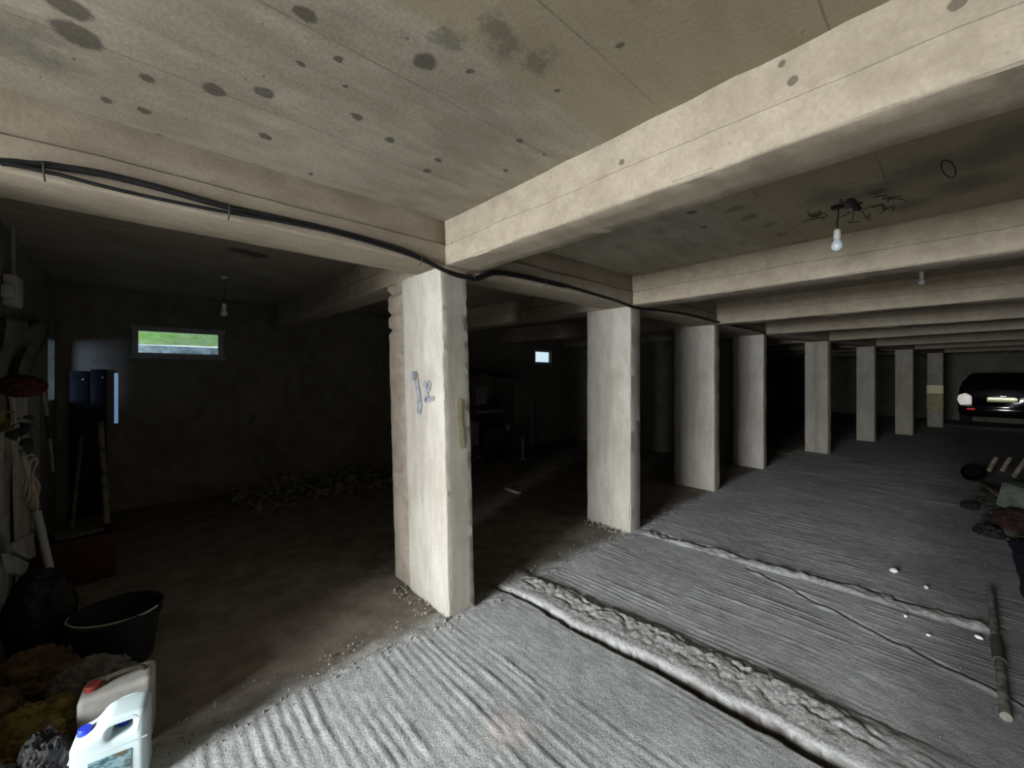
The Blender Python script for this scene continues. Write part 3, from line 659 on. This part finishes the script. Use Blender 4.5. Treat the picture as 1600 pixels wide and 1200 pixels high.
# ------------------------------------------------------------------ things on and against the end wall of the bay
M_CREAM = plain('cream_board', (0.44, 0.42, 0.36), 0.8, 0, 0.2, 8, 0.15)
M_GREYB = plain('grey_board', (0.24, 0.235, 0.24), 0.8, 0, 0.25, 8, 0.15)
M_WOOD = plain('weathered_wood', (0.22, 0.185, 0.14), 0.85, 0, 0.35, 9, 0.3)
M_PIPE = plain('grey_pvc', (0.40, 0.42, 0.42), 0.5, 0, 0.12, 10, 0.05)
M_HOSE = plain('dusty_pink_hose', (0.34, 0.27, 0.23), 0.6, 0, 0.15, 15, 0.05)
M_LEAF = plain('dried_leaf', (0.085, 0.08, 0.022), 0.8, 0, 0.5, 20, 0.3)
M_LEAFD = plain('dark_leaf', (0.025, 0.04, 0.035), 0.8, 0, 0.4, 20, 0.3)
M_REDCL = plain('maroon_cloth', (0.04, 0.010, 0.010), 0.95, 0, 0.4, 16, 0.4)
M_PAPER = plain('worn_pale_paper', (0.34, 0.325, 0.29), 0.9, 0, 0.25, 10, 0.3)
M_NAVY = plain('navy_lacquer', (0.006, 0.007, 0.014), 0.55, 0, 0.3, 8, 0.05)
M_BOXW = plain('off_white_box', (0.40, 0.39, 0.35), 0.6, 0, 0.1, 14, 0.05)
def quad_board(name, pts, a, th, mat, label, cat):      # a board whose four corners are known on the wall plane
    m = MB(); vs = [on_a(x, y, a) for x, y in pts]; n = D1*th
    A = [m.bm.verts.new(v) for v in vs]; B = [m.bm.verts.new(v-n) for v in vs]
    m.bm.faces.new(A); m.bm.faces.new(B[::-1])
    for i in range(4): m.bm.faces.new((A[i], B[i], B[(i+1) % 4], A[(i+1) % 4]))
    bmesh.ops.bevel(m.bm, geom=list(m.bm.edges), offset=.003, segments=2, affect='EDGES')
    return tag(m.obj(name, mat, smooth=30), label, cat)
quad_board('board', [(24, 618), (43, 617), (49, 905), (33, 925)], -2.06, .025, M_CREAM, 'cream upright board leaning on the wall behind the dried leaves', 'board')
quad_board('board', [(46, 606), (61, 607), (65, 900), (52, 905)], -2.075, .02, M_GREYB, 'grey upright board just right of the cream board', 'board')
quad_board('board', [(-14, 655), (18, 688), (12, 940), (-20, 950)], -2.05, .025, M_PAPER, 'pale worn board cut by the left picture edge', 'board')
def stick(name, p, q, r, mat, label, cat, seg=10):
    m = MB(); m.tube([p, p*.5+q*.5+Vector((0, 0, .004)), q], r, seg); return tag(m.obj(name, mat), label, cat)
# broom-like stick in two pale lengths with a dark sleeve
bs = empty('stick', on_a(78, 735, -2.02), 0, 'thin pale stick with a dark sleeve round its middle, on the end wall', 'stick'); inv = Matrix.Translation(-bs.location)
pA, pB, pC, pD = on_a(67, 606, -2.04), on_a(74, 649, -2.04), on_a(78, 684, -2.04), on_a(83, 737, -2.04)
m = MB(); m.tube([inv @ pA, inv @ pB], .011, 8); m.obj('upper_rod', M_CREAM, bs)
m = MB(); m.tube([inv @ pB, inv @ (pB*.5+pC*.5), inv @ pC], [.016, .024, .016], 8); m.obj('sleeve', M_LEAF, bs)
m = MB(); m.tube([inv @ pC, inv @ pD], .011, 8); m.obj('lower_rod', M_CREAM, bs)
pb = on_z(99, 992); pt = on_a(58, 800, -1.95)
stick('pipe', pb+Vector((0, 0, .012)), pt, .02, M_PIPE, 'grey plastic pipe leaning on the end wall under the hose coil', 'pipe', 14)
stick('pole', on_z(169, 850)+Vector((0, 0, .02)), on_d(157, 660, 4.25), .024, M_WOOD, 'upright wooden pole standing in front of the dark boards', 'pole')
stick('pole', on_z(112, 835)+Vector((0, 0, .02)), on_d(128, 682, 4.3), .014, M_WOOD, 'thin slanting stick left of the upright wooden pole', 'pole')
# hose coil hung up
hc = on_a(36, 742, -1.98); m = MB(); pts = []
for k in range(90):
    a = 2*pi*k/22; r = .075+.03*sin(k*.31)
    pts.append(hc+R1*(r*.75*cos(a))+D1*(.012*sin(k*.9)+.0006*k)+Vector((0, 0, r*1.9*sin(a)-.05)))
pts += [pts[-1]+Vector((.01, 0, -.06)), on_a(50, 800, -1.97), on_a(52, 828, -1.96)]
m.tube(spline(pts, 3), .009, 8); tag(m.obj('hose', M_HOSE), 'coil of dusty pinkish hose hanging on the end wall', 'hose')
# dried leaves on a string
def leaf(m, c, L, w, d, seed):
    rr = random.Random(seed); nrm = Vector((rr.uniform(-1, 1), rr.uniform(-1, 0), rr.uniform(-.5, 1))).normalized()
    s_ = d.cross(nrm).normalized(); up_ = s_.cross(d).normalized(); rows = []
    for i in range(7):
        u = i/6; ww = w*sin(pi*min(1, u*.92+.06))**.8; cu = L*.16*(u-.5)**2*4
        p = c+d*(L*u)+up_*(-cu)
        rows.append([m.bm.verts.new(p-s_*ww+up_*ww*.35), m.bm.verts.new(p), m.bm.verts.new(p+s_*ww+up_*ww*.35)])
    for A, B in zip(rows, rows[1:]):
        for k in range(2): m.bm.faces.new((A[k], A[k+1], B[k+1], B[k]))
lv = empty('dried_branch', on_a(22, 650, -1.98), 0, 'dried branch with olive and blackish leaves hanging before the pale boards', 'branch'); inv = Matrix.Translation(-lv.location)
m = MB(); m.tube(spline([inv @ on_a(*q, -1.99) for q in ((10, 600), (18, 640), (24, 690), (20, 730))], 5), .005, 6); m.obj('twig', M_WOOD, lv)
rr = random.Random(4)
for (x, y, mt) in ((8, 645, 0), (20, 640, 0), (28, 652, 0), (24, 660, 0), (14, 655, 0), (26, 664, 1), (16, 670, 1), (22, 676, 1), (30, 685, 1), (40, 690, 1), (48, 694, 0), (36, 684, 1), (12, 606, 1)):
    m = MB(); d = Vector((rr.uniform(-.5, .9), rr.uniform(-.4, .1), rr.uniform(-.9, .2))).normalized()
    leaf(m, inv @ on_a(x, y, -1.965), .085, .026, d, int(x*7+y)); m.obj('leaf', M_LEAFD if mt else M_LEAF, lv, smooth=80)
m = MB(); m.lump(Vector((0, 0, 0)), (.10, .07, .05), 23, 4, .3, 2, .2); tag(m.obj('maroon_cloth', M_REDCL, None, on_a(30, 603, -1.93), 0, 60), 'maroon cloth bundle hung above the cream board', 'cloth')
m = MB()                                                # grey tarp hanging diagonally across the opening
g = []
for i in range(15):
    r = []
    for j in range(15):
        u, v = i/14, j/14
        x = -40+u*(116-34*v+4*sin(v*7)); y = 492+v*112+u*10
        r.append(m.bm.verts.new(on_a(x, y, -2.03+.025*sin(u*16+v*2)+.02*noise.noise(Vector((u*4, v*4, 2))))))
    g.append(r)
for i in range(14):
    for j in range(14): m.bm.faces.new((g[i][j], g[i+1][j], g[i+1][j+1], g[i][j+1]))
o = m.obj('tarpaulin', M_GREYC, smooth=80); sm = o.modifiers.new('thick', 'SOLIDIFY'); sm.thickness = .004
tag(o, 'dark grey tarpaulin hanging on the end wall beside the bright opening', 'tarpaulin')
jb = empty('junction_box', on_a(33, 457, -2.03), ANG1, 'off-white electrical junction box high on the dark end wall', 'junction box')
m = MB(); m.box((-.035, 0, 0), (.06, .20, .20), bevel=.01); m.obj('casing', M_BOXW, jb)
m = MB(); m.box((-.005, .0, 0), (.006, .17, .17), bevel=.003); m.obj('cover', M_BOXW, jb)
m = MB(); m.box((-.035, -.14, -.02), (.05, .06, .08), bevel=.006); m.obj('side_switch', M_BOXW, jb)
m = MB(); m.tube([(-.035, .0, .1), (-.035, 0, ZC-jb.location.z)], .012, 8); m.obj('conduit', M_GREYB, jb)
# worn metal bracket, lower left
br = empty('metal_bracket', on_a(42, 870, -1.93), 0, 'bent grey sheet metal with a dark slot, beside the foot of the pipe', 'metal scrap'); inv = Matrix.Translation(-br.location)
for nm, pts in (('upper_plate', [(20, 850), (52, 832), (56, 868), (46, 874), (24, 862)]), ('lower_plate', [(12, 864), (46, 880), (38, 900), (20, 894)])):
    m = MB(); A = [m.bm.verts.new(inv @ on_a(x, y, -1.93)) for x, y in pts]; B = [m.bm.verts.new(v.co-D1*.02) for v in A]
    m.bm.faces.new(A); m.bm.faces.new(B[::-1]); k = len(A)
    for i in range(k): m.bm.faces.new((A[i], B[i], B[(i+1) % k], A[(i+1) % k]))
    m.obj(nm, M_GREYB, br, smooth=0)
# dark navy door leaves leaning on the back wall beside the slit
for (a0, a1, z1, lab) in ((-2.0, -1.86, 1.6, 'narrow dark navy panel against the back wall, nearest the corner'), (-1.845, -1.715, 1.62, 'dark navy panel with a metal latch, left of the bright slit')):
    o = empty('dark_panel', W((a0+a1)/2, -BW+.04, 0), ANG1, lab, 'panel', 'navy panels by the slit')
    m = MB(); m.box((0, 0, z1/2), (a1-a0, .04, z1), bevel=.004); m.obj('leaf', M_NAVY, o)
    m = MB(); m.box((0, -.022, z1*.72), (a1-a0-.04, .008, z1*.42), bevel=.003); m.obj('raised_field', M_NAVY, o)
    m = MB(); m.tube([(.03, -.02, z1-.09), (.03, -.05, z1-.09)], .01, 8); m.obj('latch', M_PIPE, o)
# dark red bin and grey lid in the corner
rb = empty('crate', on_z(118, 905), ANG1+.1, 'dark red plastic crate with a grey slab on top, left of the pole', 'crate')
M_REDD = plain('dark_red_plastic', (0.045, 0.012, 0.01), 0.6, 0, 0.3, 12, 0.1)
for (c0, sz) in (((0, -.15, .17), (.42, .02, .34)), ((0, .15, .17), (.42, .02, .34)), ((-.2, 0, .17), (.02, .28, .34)), ((.2, 0, .17), (.02, .28, .34))):
    m = MB(); m.box(c0, sz, bevel=.004); m.obj('side', M_REDD, rb)
m = MB(); m.box((0, 0, .012), (.38, .28, .02)); m.obj('base', M_REDD, rb)
M_WOODD = plain('dim_slab', (.08, .075, .068), .9)
m = MB(); m.block((-.12, -.10, .342), (.14, .08, .37), .05, .01, .01, 9, 3, .02); tag(m.obj('slab', M_WOODD, None, rb.location, ANG1+.3), 'rough grey slab lying on the dark red crate', 'slab')

# ------------------------------------------------------------------ bay floor: rubble, stick, cart, post
M_RUB = plain('rubble', (0.20, 0.185, 0.16), 0.95, 0, 0.4, 20, 0.4)
M_STONE = plain('white_chip', (0.72, 0.72, 0.70), 0.8, 0, 0.15, 20, 0.3)
def stones(name, pts, mat, label, cat, seed):
    rr = random.Random(seed); m = MB()
    for (p, s) in pts:
        r = bmesh.ops.create_icosphere(m.bm, subdivisions=1, radius=1)['verts']; R = Matrix.Rotation(rr.uniform(0, 6), 3, (rr.uniform(-1, 1), rr.uniform(-1, 1), .4))
        sx = Vector((s, s*rr.uniform(.6, 1), s*rr.uniform(.5, .8)))
        for v in r: v.co = p+R @ Vector((v.co.x*sx.x, v.co.y*sx.y, v.co.z*sx.z))*rr.uniform(.8, 1.15)
    return tag(m.obj(name, mat, smooth=0), label, cat, None, 'stuff')
rr = random.Random(21); pts = []
for k in range(520):
    a = rr.uniform(-1.45, 0.05) if k < 300 else rr.uniform(-.1, 3.2); p = rr.gauss(.0, .05)-(.12 if k % 4 == 0 else 0)
    if 0 < a < .21 and -.66 < p < 0: continue
    if 2.1 < a < 2.3: continue
    pts.append((W(a, p, .004), abs(rr.gauss(0, .0035))+.002))
for k in range(90): pts.append((W(rr.uniform(-.12, -.01), rr.uniform(-.6, .05), .004), abs(rr.gauss(0, .005))+.002))
for k in range(90): pts.append((W(2.0+rr.uniform(-.02, .1), rr.uniform(-.5, .12), .006), abs(rr.gauss(0, .007))+.003))
for k in range(160): pts.append((W(rr.uniform(-1.2, 5), rr.uniform(.1, 2.4), .006), abs(rr.gauss(0, .002))+.0015))
stones('gravel_crumbs', pts, plain('mortar_crumbs', (0.25, 0.245, 0.23), .9, 0, .3, 25, .3), 'mortar crumbs along the edge of the combed floor and round the pillar feet', 'gravel', 1)
pts = []
for k in range(420):
    a = rr.uniform(-.6, 2.2); b = rr.random()**1.6; pts.append((W(a, -4.18+b*1.0, .12*(1-b)*rr.random()), abs(rr.gauss(0, .035))+.012))
stones('rubble_heap', pts, M_RUB, 'low heap of rubble along the foot of the back wall of the bay', 'rubble', 2)
ws = on_z(791, 766); we = on_z(812, 773)
m = MB(); m.box((0, 0, .014), ((we-ws).length, .05, .024), bevel=.004); d = we-ws
tag(m.obj('wooden_batten', M_CREAM, None, (ws+we)/2+Vector((0, 0, .008)), atan2(d.y, d.x)), 'short pale batten lying on the dark bay floor', 'batten')
for i, (x, y, s) in enumerate(((1397, 895, .030), (1447, 920, .016), (1529, 999, .018), (1451, 995, .012), (1415, 965, .014))):
    m = MB(); m.lump(Vector((0, 0, s*.5)), (s, s*.7, s*.6), i+2, 3, .25, 1.5, .05, 0)
    p = on_z(x, y); labs = ['largest white stone chip, on the floor beyond the second mortar seam', 'small white chip just right of the largest one', 'white chip by the end of the second mortar seam, close to the kerb', 'white chip in front of the second mortar seam, lower of two', 'white chip hugging the near side of the second mortar seam']
    tag(m.obj('stone_chip', M_STONE, None, p+Vector((0, 0, .004)), i, 30), labs[i], 'stone', 'white stone chips on the aisle floor')
# old covered cart
M_CARTB = plain('cart_paint', (0.035, 0.034, 0.034), 0.6, 0, 0.3, 9, 0.1)
M_CARTG = plain('cart_grey_panel', (0.16, 0.155, 0.16), 0.6, 0, 0.2, 9, 0.1)
M_TYRE = plain('tyre_rubber', (0.03, 0.028, 0.027), 0.8, 0, 0.3, 18, 0.2)
M_RIM = plain('rusty_rim', (0.12, 0.08, 0.06), 0.5, 0.4, 0.3, 20, 0.1)
M_CHROME = plain('chrome', (0.9, 0.9, 0.9), 0.08, 1.0, 0.03, 5, 0)
ct = empty('cart', W(3.17, -3.62, 0), ANG1, 'dark old covered cart with small wheels, in the gloom behind the nearest pillar', 'cart')
def wheel(x, y, r):
    M = Matrix.Translation((x, y, r)) @ Matrix.Rotation(pi/2, 4, 'X')
    m = MB(); m.lathe([(r*.80, -.02), (r*.95, -.024), (r, -.012), (r, .012), (r*.95, .024), (r*.80, .02), (r*.80, -.02)], 28, M); w = m.obj('wheel', M_TYRE, ct)
    m = MB(); m.lathe([(r*.72, -.012), (r*.80, -.016), (r*.80, .016), (r*.72, .012), (r*.72, -.012)], 28, M)
    for k in range(8):
        a = 2*pi*k/8; m.tube([M @ Vector((0, 0, 0)), M @ Vector((r*.74*cos(a), r*.74*sin(a), 0))], .005, 5)
    m.obj('rim', M_RIM, w)
    m = MB(); m.lathe([(0, .04), (.018, .034), (.026, .02), (.028, -.02), (0, -.025)], 16, M @ Matrix.Translation((0, 0, .01))); m.obj('hub_cap', M_CHROME, w)
    for k in (1, 4, 7):
        a = 2*pi*k/8+.5; m = MB(); c0 = M @ Vector((r*.55*cos(a), r*.55*sin(a), .02)); m.lathe([(0, .014), (.012, .01), (.014, 0), (0, -.004)], 12, Matrix.Translation(c0) @ Matrix.Rotation(pi/2, 4, 'X')); m.obj('reflector', M_CHROME, w)
for x, y, r in ((-.43, .28, .19), (.43, .28, .195), (-.43, -.34, .19), (.43, -.28, .195)): wheel(x, y, r)
m = MB(); m.box((0, 0, .30), (1.25, .5, .08), bevel=.01); m.box((0, 0, .24), (.9, .3, .06)); m.obj('chassis', M_CARTB, ct)
m = MB(); m.box((-.52, -.12, .56), (.36, .42, .44), bevel=.03); m.obj('front_box', M_CARTG, ct)
m = MB(); m.box((.0, -.2, .92), (.62, .10, .06), bevel=.015); m.obj('rail', M_CARTG, ct)
m = MB(); m.box((.22, 0, .47), (.7, .5, .26), bevel=.03); m.box((.32, .18, .85), (.5, .08, .5), bevel=.03); m.obj('seat', M_CARTB, ct)
m = MB(); m.block((-.62, -.32, 1.60), (.62, .32, 1.66), .08, .03, .004, 4, 2, 0, lambda q, p: q+Vector((0, 0, -.10*(p.x/.62)**2))); m.obj('canopy', M_CARTB, ct)
for x in (-.5, .5):
    for y in (-.27, .27): m = MB(); m.tube([(x, y, .32), (x*.97, y, 1.58)], .016, 8); m.obj('post', M_CARTB, ct)
m = MB(); m.box((-.22, -.22, 1.2), (.24, .012, .3), bevel=.004); m.obj('side_panel', M_CARTG, ct)['label'] = 'small grey side panel'
m = MB(); m.lathe([(0, 0), (.03, 0), (.045, .05), (.045, .12), (0, .12)], 14, Matrix.Translation((.33, -.3, .55))); m.obj('lantern', M_CARTG, ct)
p = on_z(817, 718); m = MB(); m.tube([(0, 0, 0), (0, 0, .40)], .022, 8); m.box((0, 0, .01), (.12, .12, .02)); tag(m.obj('short_post', M_GREYB, None, p, 0), 'short grey post standing right of the cart', 'post')
m = MB(); m.box((0, 0, .5), (.16, .03, 1.0), bevel=.005); q = on_p(831, 660, -4.22); tag(m.obj('board', M_GREYB, None, Vector((q.x, q.y, .0)), ANG1), 'faint grey board leaning on the back wall under the small bright window', 'board')

# ------------------------------------------------------------------ right side: kerb pipe, scrap heap
kb = empty('kerb_pipe', on_z(1560, 1010), 0, 'flaking greenish-white pipe lying along the right edge of the aisle', 'pipe'); inv = Matrix.Translation(-kb.location)
M_FLAKE = plain('flaking_green_white', (0.13, 0.135, 0.11), 0.8, 0, 0.6, 18, 0.4)
ka = [on_z(1547, 925), on_z(1556, 1005), on_z(1562, 1040), on_z(1572, 1128)]
m = MB(); m.tube([inv @ (v+Vector((0, 0, .022))) for v in (ka[0], ka[1])], .020, 12); m.obj('far_length', M_FLAKE, kb)
m = MB(); m.tube([inv @ (v+Vector((0, 0, .022))) for v in (ka[1], ka[2])], .026, 12); m.obj('coupling', M_DARKP, kb)
m = MB(); m.tube([inv @ (v+Vector((0, 0, .022))) for v in (ka[2], ka[3])], .020, 12); m.obj('near_length', M_FLAKE, kb)
M_TARP = plain('dark_blue_sheet', (0.012, 0.013, 0.028), 0.55, 0, 0.4, 6, 0.4, 0.3, 0.02)
m = MB(); g = []
for i in range(40):
    a = 1.2+3.3*i/39; r = []
    for j in range(12):
        pz = 2.52+.7*j/11+.03*noise.noise(Vector((a*3, 1, 0))); h = .012+.26*(j/11)**.8+.05*noise.noise(Vector((a*4, j*.6, 1)))*min(1, j/3)+.02*noise.noise(Vector((a*14, j*2, 1)))*min(1, j/2)
        r.append(m.bm.verts.new(W(a, pz, max(.012, h))))
    g.append(r)
for i in range(39):
    for j in range(11): m.bm.faces.new((g[i][j], g[i+1][j], g[i+1][j+1], g[i][j+1]))
o = m.obj('plastic_sheet', M_TARP, smooth=80); o.modifiers.new('thick', 'SOLIDIFY').thickness = .004; tag(o, 'dark blue plastic sheet rucked up along the right edge behind the kerb pipe', 'sheet')
pts = []
for k in range(260):
    a = rr.uniform(4.4, 7.2); b = rr.random(); p = 2.4+b*.72; pts.append((W(a, p, .02+.30*b*rr.random()), abs(rr.gauss(0, .045))+.02))
stones('scrap_heap', pts, plain('dark_debris', (0.028, 0.026, 0.021), .9, 0, .6, 14, .4), 'dark heap of loose debris along the right side of the aisle', 'debris', 5)
bp = on_z(1520, 752)+Vector((0, 0, .135))
b2 = empty('bucket', bp, 0, 'black bucket lying on its side at the end of the scrap heap', 'bucket')
Mx = Matrix.Rotation(atan2(-.7, -.75)+pi, 4, 'Z') @ Matrix.Rotation(-pi/2, 4, 'Y')
m = MB(); m.lathe([(0, -.24), (.10, -.24), (.105, -.235), (.128, -.01), (.134, 0), (.127, .004), (.12, -.01), (.097, -.225), (0, -.228)], 28, Mx); m.obj('pail', plain('soot_black_plastic', (.004, .004, .004), .9, 0, .2, 12, 0, .03), b2)
m = MB(); m.tube(spline([Mx @ Vector((.13*cos(a), .13*sin(a), .01+.05*sin(a))) for a in [pi*k/8 for k in range(9)]], 3), .004, 6); m.obj('handle', M_TIE, b2)
pa, pb2 = on_z(1535, 752, .12), on_z(1612, 812, .22)
m = MB(); d = pb2-pa; m.box((0, 0, 0), (d.length, .075, .022), bevel=.004)
o = m.obj('plank', M_WOOD, None, (pa+pb2)/2, 0); o.rotation_euler = d.to_track_quat('X', 'Z').to_euler(); tag(o, 'long grey plank lying across the scrap heap', 'plank')
for (x0, y0, x1, y1, z0, z1, lab) in ((1545, 735, 1556, 716, .16, .34, 'short upright stick in the scrap heap, nearest the lying bucket'), (1566, 735, 1578, 716, .16, .36, 'pale short stick in the scrap heap, middle one of the three'), (1584, 745, 1604, 716, .18, .42, 'wide greyish lath in the scrap heap at the right picture edge')):
    p0 = on_z(x0, y0, z0); d0 = p0.y; stick('stick', p0, on_d(x1, y1, d0+.1), .025, M_WOOD, lab, 'stick')
bx = empty('box', on_z(1604, 800, .2), radians(20), 'pale green box on the scrap heap, cut by the right picture edge', 'box')
M_PGREEN = plain('pale_green_card', (0.06, 0.07, 0.057), 0.8, 0, 0.3, 8, 0.2)
m = MB(); m.box((0, 0, .13), (.36, .26, .22), Matrix.Rotation(.2, 3, 'X'), .008); m.obj('carton', M_PGREEN, bx)
m = MB(); m.box((0, -.03, .25), (.37, .27, .02), Matrix.Rotation(.2, 3, 'X'), .004); m.obj('lid', M_PGREEN, bx)
M_MAR2 = plain('dull_maroon_cloth', (0.02, 0.0075, 0.0075), 0.95, 0, 0.4, 16, 0.4)
sack('maroon_cloth', on_z(1598, 830, .1)+Vector((.03, .05, 0)), (.16, .16, .10), M_MAR2, 31, 'maroon cloth at the front of the scrap heap by the right picture edge', 'cloth')
sack('rag', on_z(1545, 838), (.07, .10, .06), M_BAGB, 33, 'small black rag on the floor in front of the scrap heap', 'cloth')
sack('plastic_scrap', on_z(1515, 795), (.06, .07, .05), M_BAGB, 37, 'black scrap of plastic on the floor below the lying bucket', 'plastic film')

# ------------------------------------------------------------------ car at the far end
M_CAR = plain('black_car_paint', (0.006, 0.006, 0.008), 0.12, 0, 0.1, 3, 0.0, 0.6)
M_CGLASS = plain('dark_car_glass', (0.004, 0.005, 0.006), 0.05, 0, 0.1, 3, 0.0, 0.6)
M_PLATE = plain('pale_yellow_plate', (0.85, 0.86, 0.55), 0.4, 0, 0.03, 5, 0)
def glow_mat(name, col, e):
    t = NT(name); t.b.inputs['Emission Color'].default_value = (*col, 1); t.b.inputs['Emission Strength'].default_value = e; return t.done(col, .25)
M_LAMPGLOW = glow_mat('added_lamp_glow', (0.95, 0.90, 0.82), .55); M_RED = glow_mat('added_red_glow', (0.75, 0.03, 0.06), .5); M_LAMPD = plain('smoked_lamp', (0.10, 0.01, 0.012), .2, 0, .1, 5, 0)  # added glow stands in for light thrown back by rear lamp and reflectors
car = empty('car', on_d(1566, 664, 12.3)*1, radians(38), 'dark car with pale number plate and bright rear lamp, parked past the farthest pillar', 'car')
car.location.z = 0
# local x = forward, y = left; half width 0.92; lofted sections from tail to nose
sec = [(-.02, .82, .36, .98, .60, 1.0), (.05, .90, .30, 1.04, .66, 1.36), (.35, .93, .26, 1.05, .70, 1.60), (1.0, .94, .24, 1.04, .72, 1.66), (2.0, .94, .24, 1.03, .72, 1.64), (2.7, .94, .24, 1.02, .70, 1.50), (3.3, .93, .25, 1.0, .80, 1.02), (4.1, .90, .28, .90, .70, .92), (4.4, .78, .36, .78, .6, .80)]
m = MB(); rings = []
for (x, w, zb, zs, wr, zt) in sec:
    prof = [(w*.9, zb), (w, zb+.12), (w, (zb+zs)/2), (w*.985, zs), (wr+(w-wr)*.55, zs+(zt-zs)*.5), (wr, zt-.05), (wr*.85, zt), (0, zt+.015)]
    full = [(y, z) for y, z in prof] + [(-y, z) for y, z in prof[-2::-1]]
    rings.append([m.bm.verts.new((x, y, z)) for y, z in full])
n = len(rings[0])
for A, B in zip(rings, rings[1:]):
    for k in range(n): m.bm.faces.new((A[k], A[(k+1) % n], B[(k+1) % n], B[k]))
m.bm.faces.new(rings[0][::-1]); m.bm.faces.new(rings[-1])
bo = m.obj('body', M_CAR, car, smooth=40)
m = MB(); m.box((.02, 0, 1.24), (.03, 1.16, .30), Matrix.Rotation(radians(14), 3, 'Y'), .01); m.obj('rear_window', M_CGLASS, car)
m = MB()
for sy in (-1, 1):
    m.box((1.3, sy*.845, 1.27), (2.0, .02, .30), Matrix.Rotation(sy*radians(20), 3, 'X'), .01)
m.obj('side_window', M_CGLASS, car)
m = MB(); m.box((-.05, 0, .50), (.18, 1.74, .26), bevel=.05); m.obj('bumper', M_CAR, car)
m = MB(); m.box((-.045, 0, .84), (.03, .66, .16), bevel=.01); m.obj('plate_recess', M_CGLASS, car)
m = MB(); m.box((-.066, 0, .815), (.012, .60, .125), bevel=.003); m.obj('number_plate', M_PLATE, car)
m = MB(); m.box((-.06, 0, .93), (.03, .86, .022), bevel=.006); m.obj('chrome_strip', M_CHROME, car)['label'] = 'chrome strip above the number plate'
m = MB(); m.box((-.15, 0, .60), (.012, 1.5, .018), bevel=.004); m.obj('bumper_trim', M_CHROME, car)
for sy, mt in ((1, M_LAMPGLOW), (-1, M_LAMPD)):
    m = MB(); m.prism([smooth_loop([(-.15, -.17), (.10, -.19), (.16, -.02), (.13, .12), (-.02, .19), (-.15, .10)], .04)], .10, Matrix.Translation((0, sy*.76, .82)) @ Matrix.Scale(-sy, 4, (0, 1, 0)) @ Matrix.Rotation(-pi/2, 4, 'Z'), .02); o = m.obj('tail_lamp', mt, car)
    if mt is M_LAMPGLOW: o['label'] = 'white rear lamp with an added glow'
    m = MB(); m.box((-.147, sy*.62, .52), (.015, .17, .05), bevel=.01); m.obj('reflector', M_RED, car)['label'] = 'red rear reflector'
for x in (.75, 3.45):
    for sy in (-1, 1):
        M = Matrix.Translation((x, sy*.80, .33)) @ Matrix.Rotation(-sy*pi/2, 4, 'X')
        m = MB(); m.lathe([(.20, .0), (.20, .10), (.24, .115), (.31, .11), (.33, .08), (.33, -.08), (.31, -.11), (.20, -.1), (.20, 0)], 28, M); w = m.obj('wheel', M_TYRE, car)
        m = MB(); m.lathe([(0, .09), (.05, .10), (.07, .08), (.18, .075), (.205, .10), (.205, .0), (0, 0)], 20, M); m.obj('rim', M_FRAME, w)
m = MB(); m.block((2.45, .90, .98), (2.6, 1.12, 1.16), .05, .04, .0, 5, 1, 0); m.obj('door_mirror', M_CAR, car)
m = MB(); m.tube([(-.04, -.1, 1.10), (-.045, .35, 1.16)], .012, 6); m.obj('rear_wiper', M_BLK, car)
m = MB(); m.tube(spline([(.2, .0, 1.6), (.05, 0, 1.62), (0, 0, 1.63)], 3), .012, 6); m.obj('antenna', M_BLK, car)
pl_l = bpy.data.lights.new('plate_fill_light', 'AREA'); pl_l.shape = 'RECTANGLE'; pl_l.size = .55; pl_l.size_y = .01; pl_l.energy = 1.0; pl_l.color = (1, .97, .85)  # added light to brighten the plate, not a lamp of the car
po = bpy.data.objects.new('plate_fill_light', pl_l); COL.objects.link(po); po.parent = car; po.location = (-.09, 0, .905); po.rotation_euler = Vector((.12, 0, -1)).to_track_quat('-Z', 'Y').to_euler()
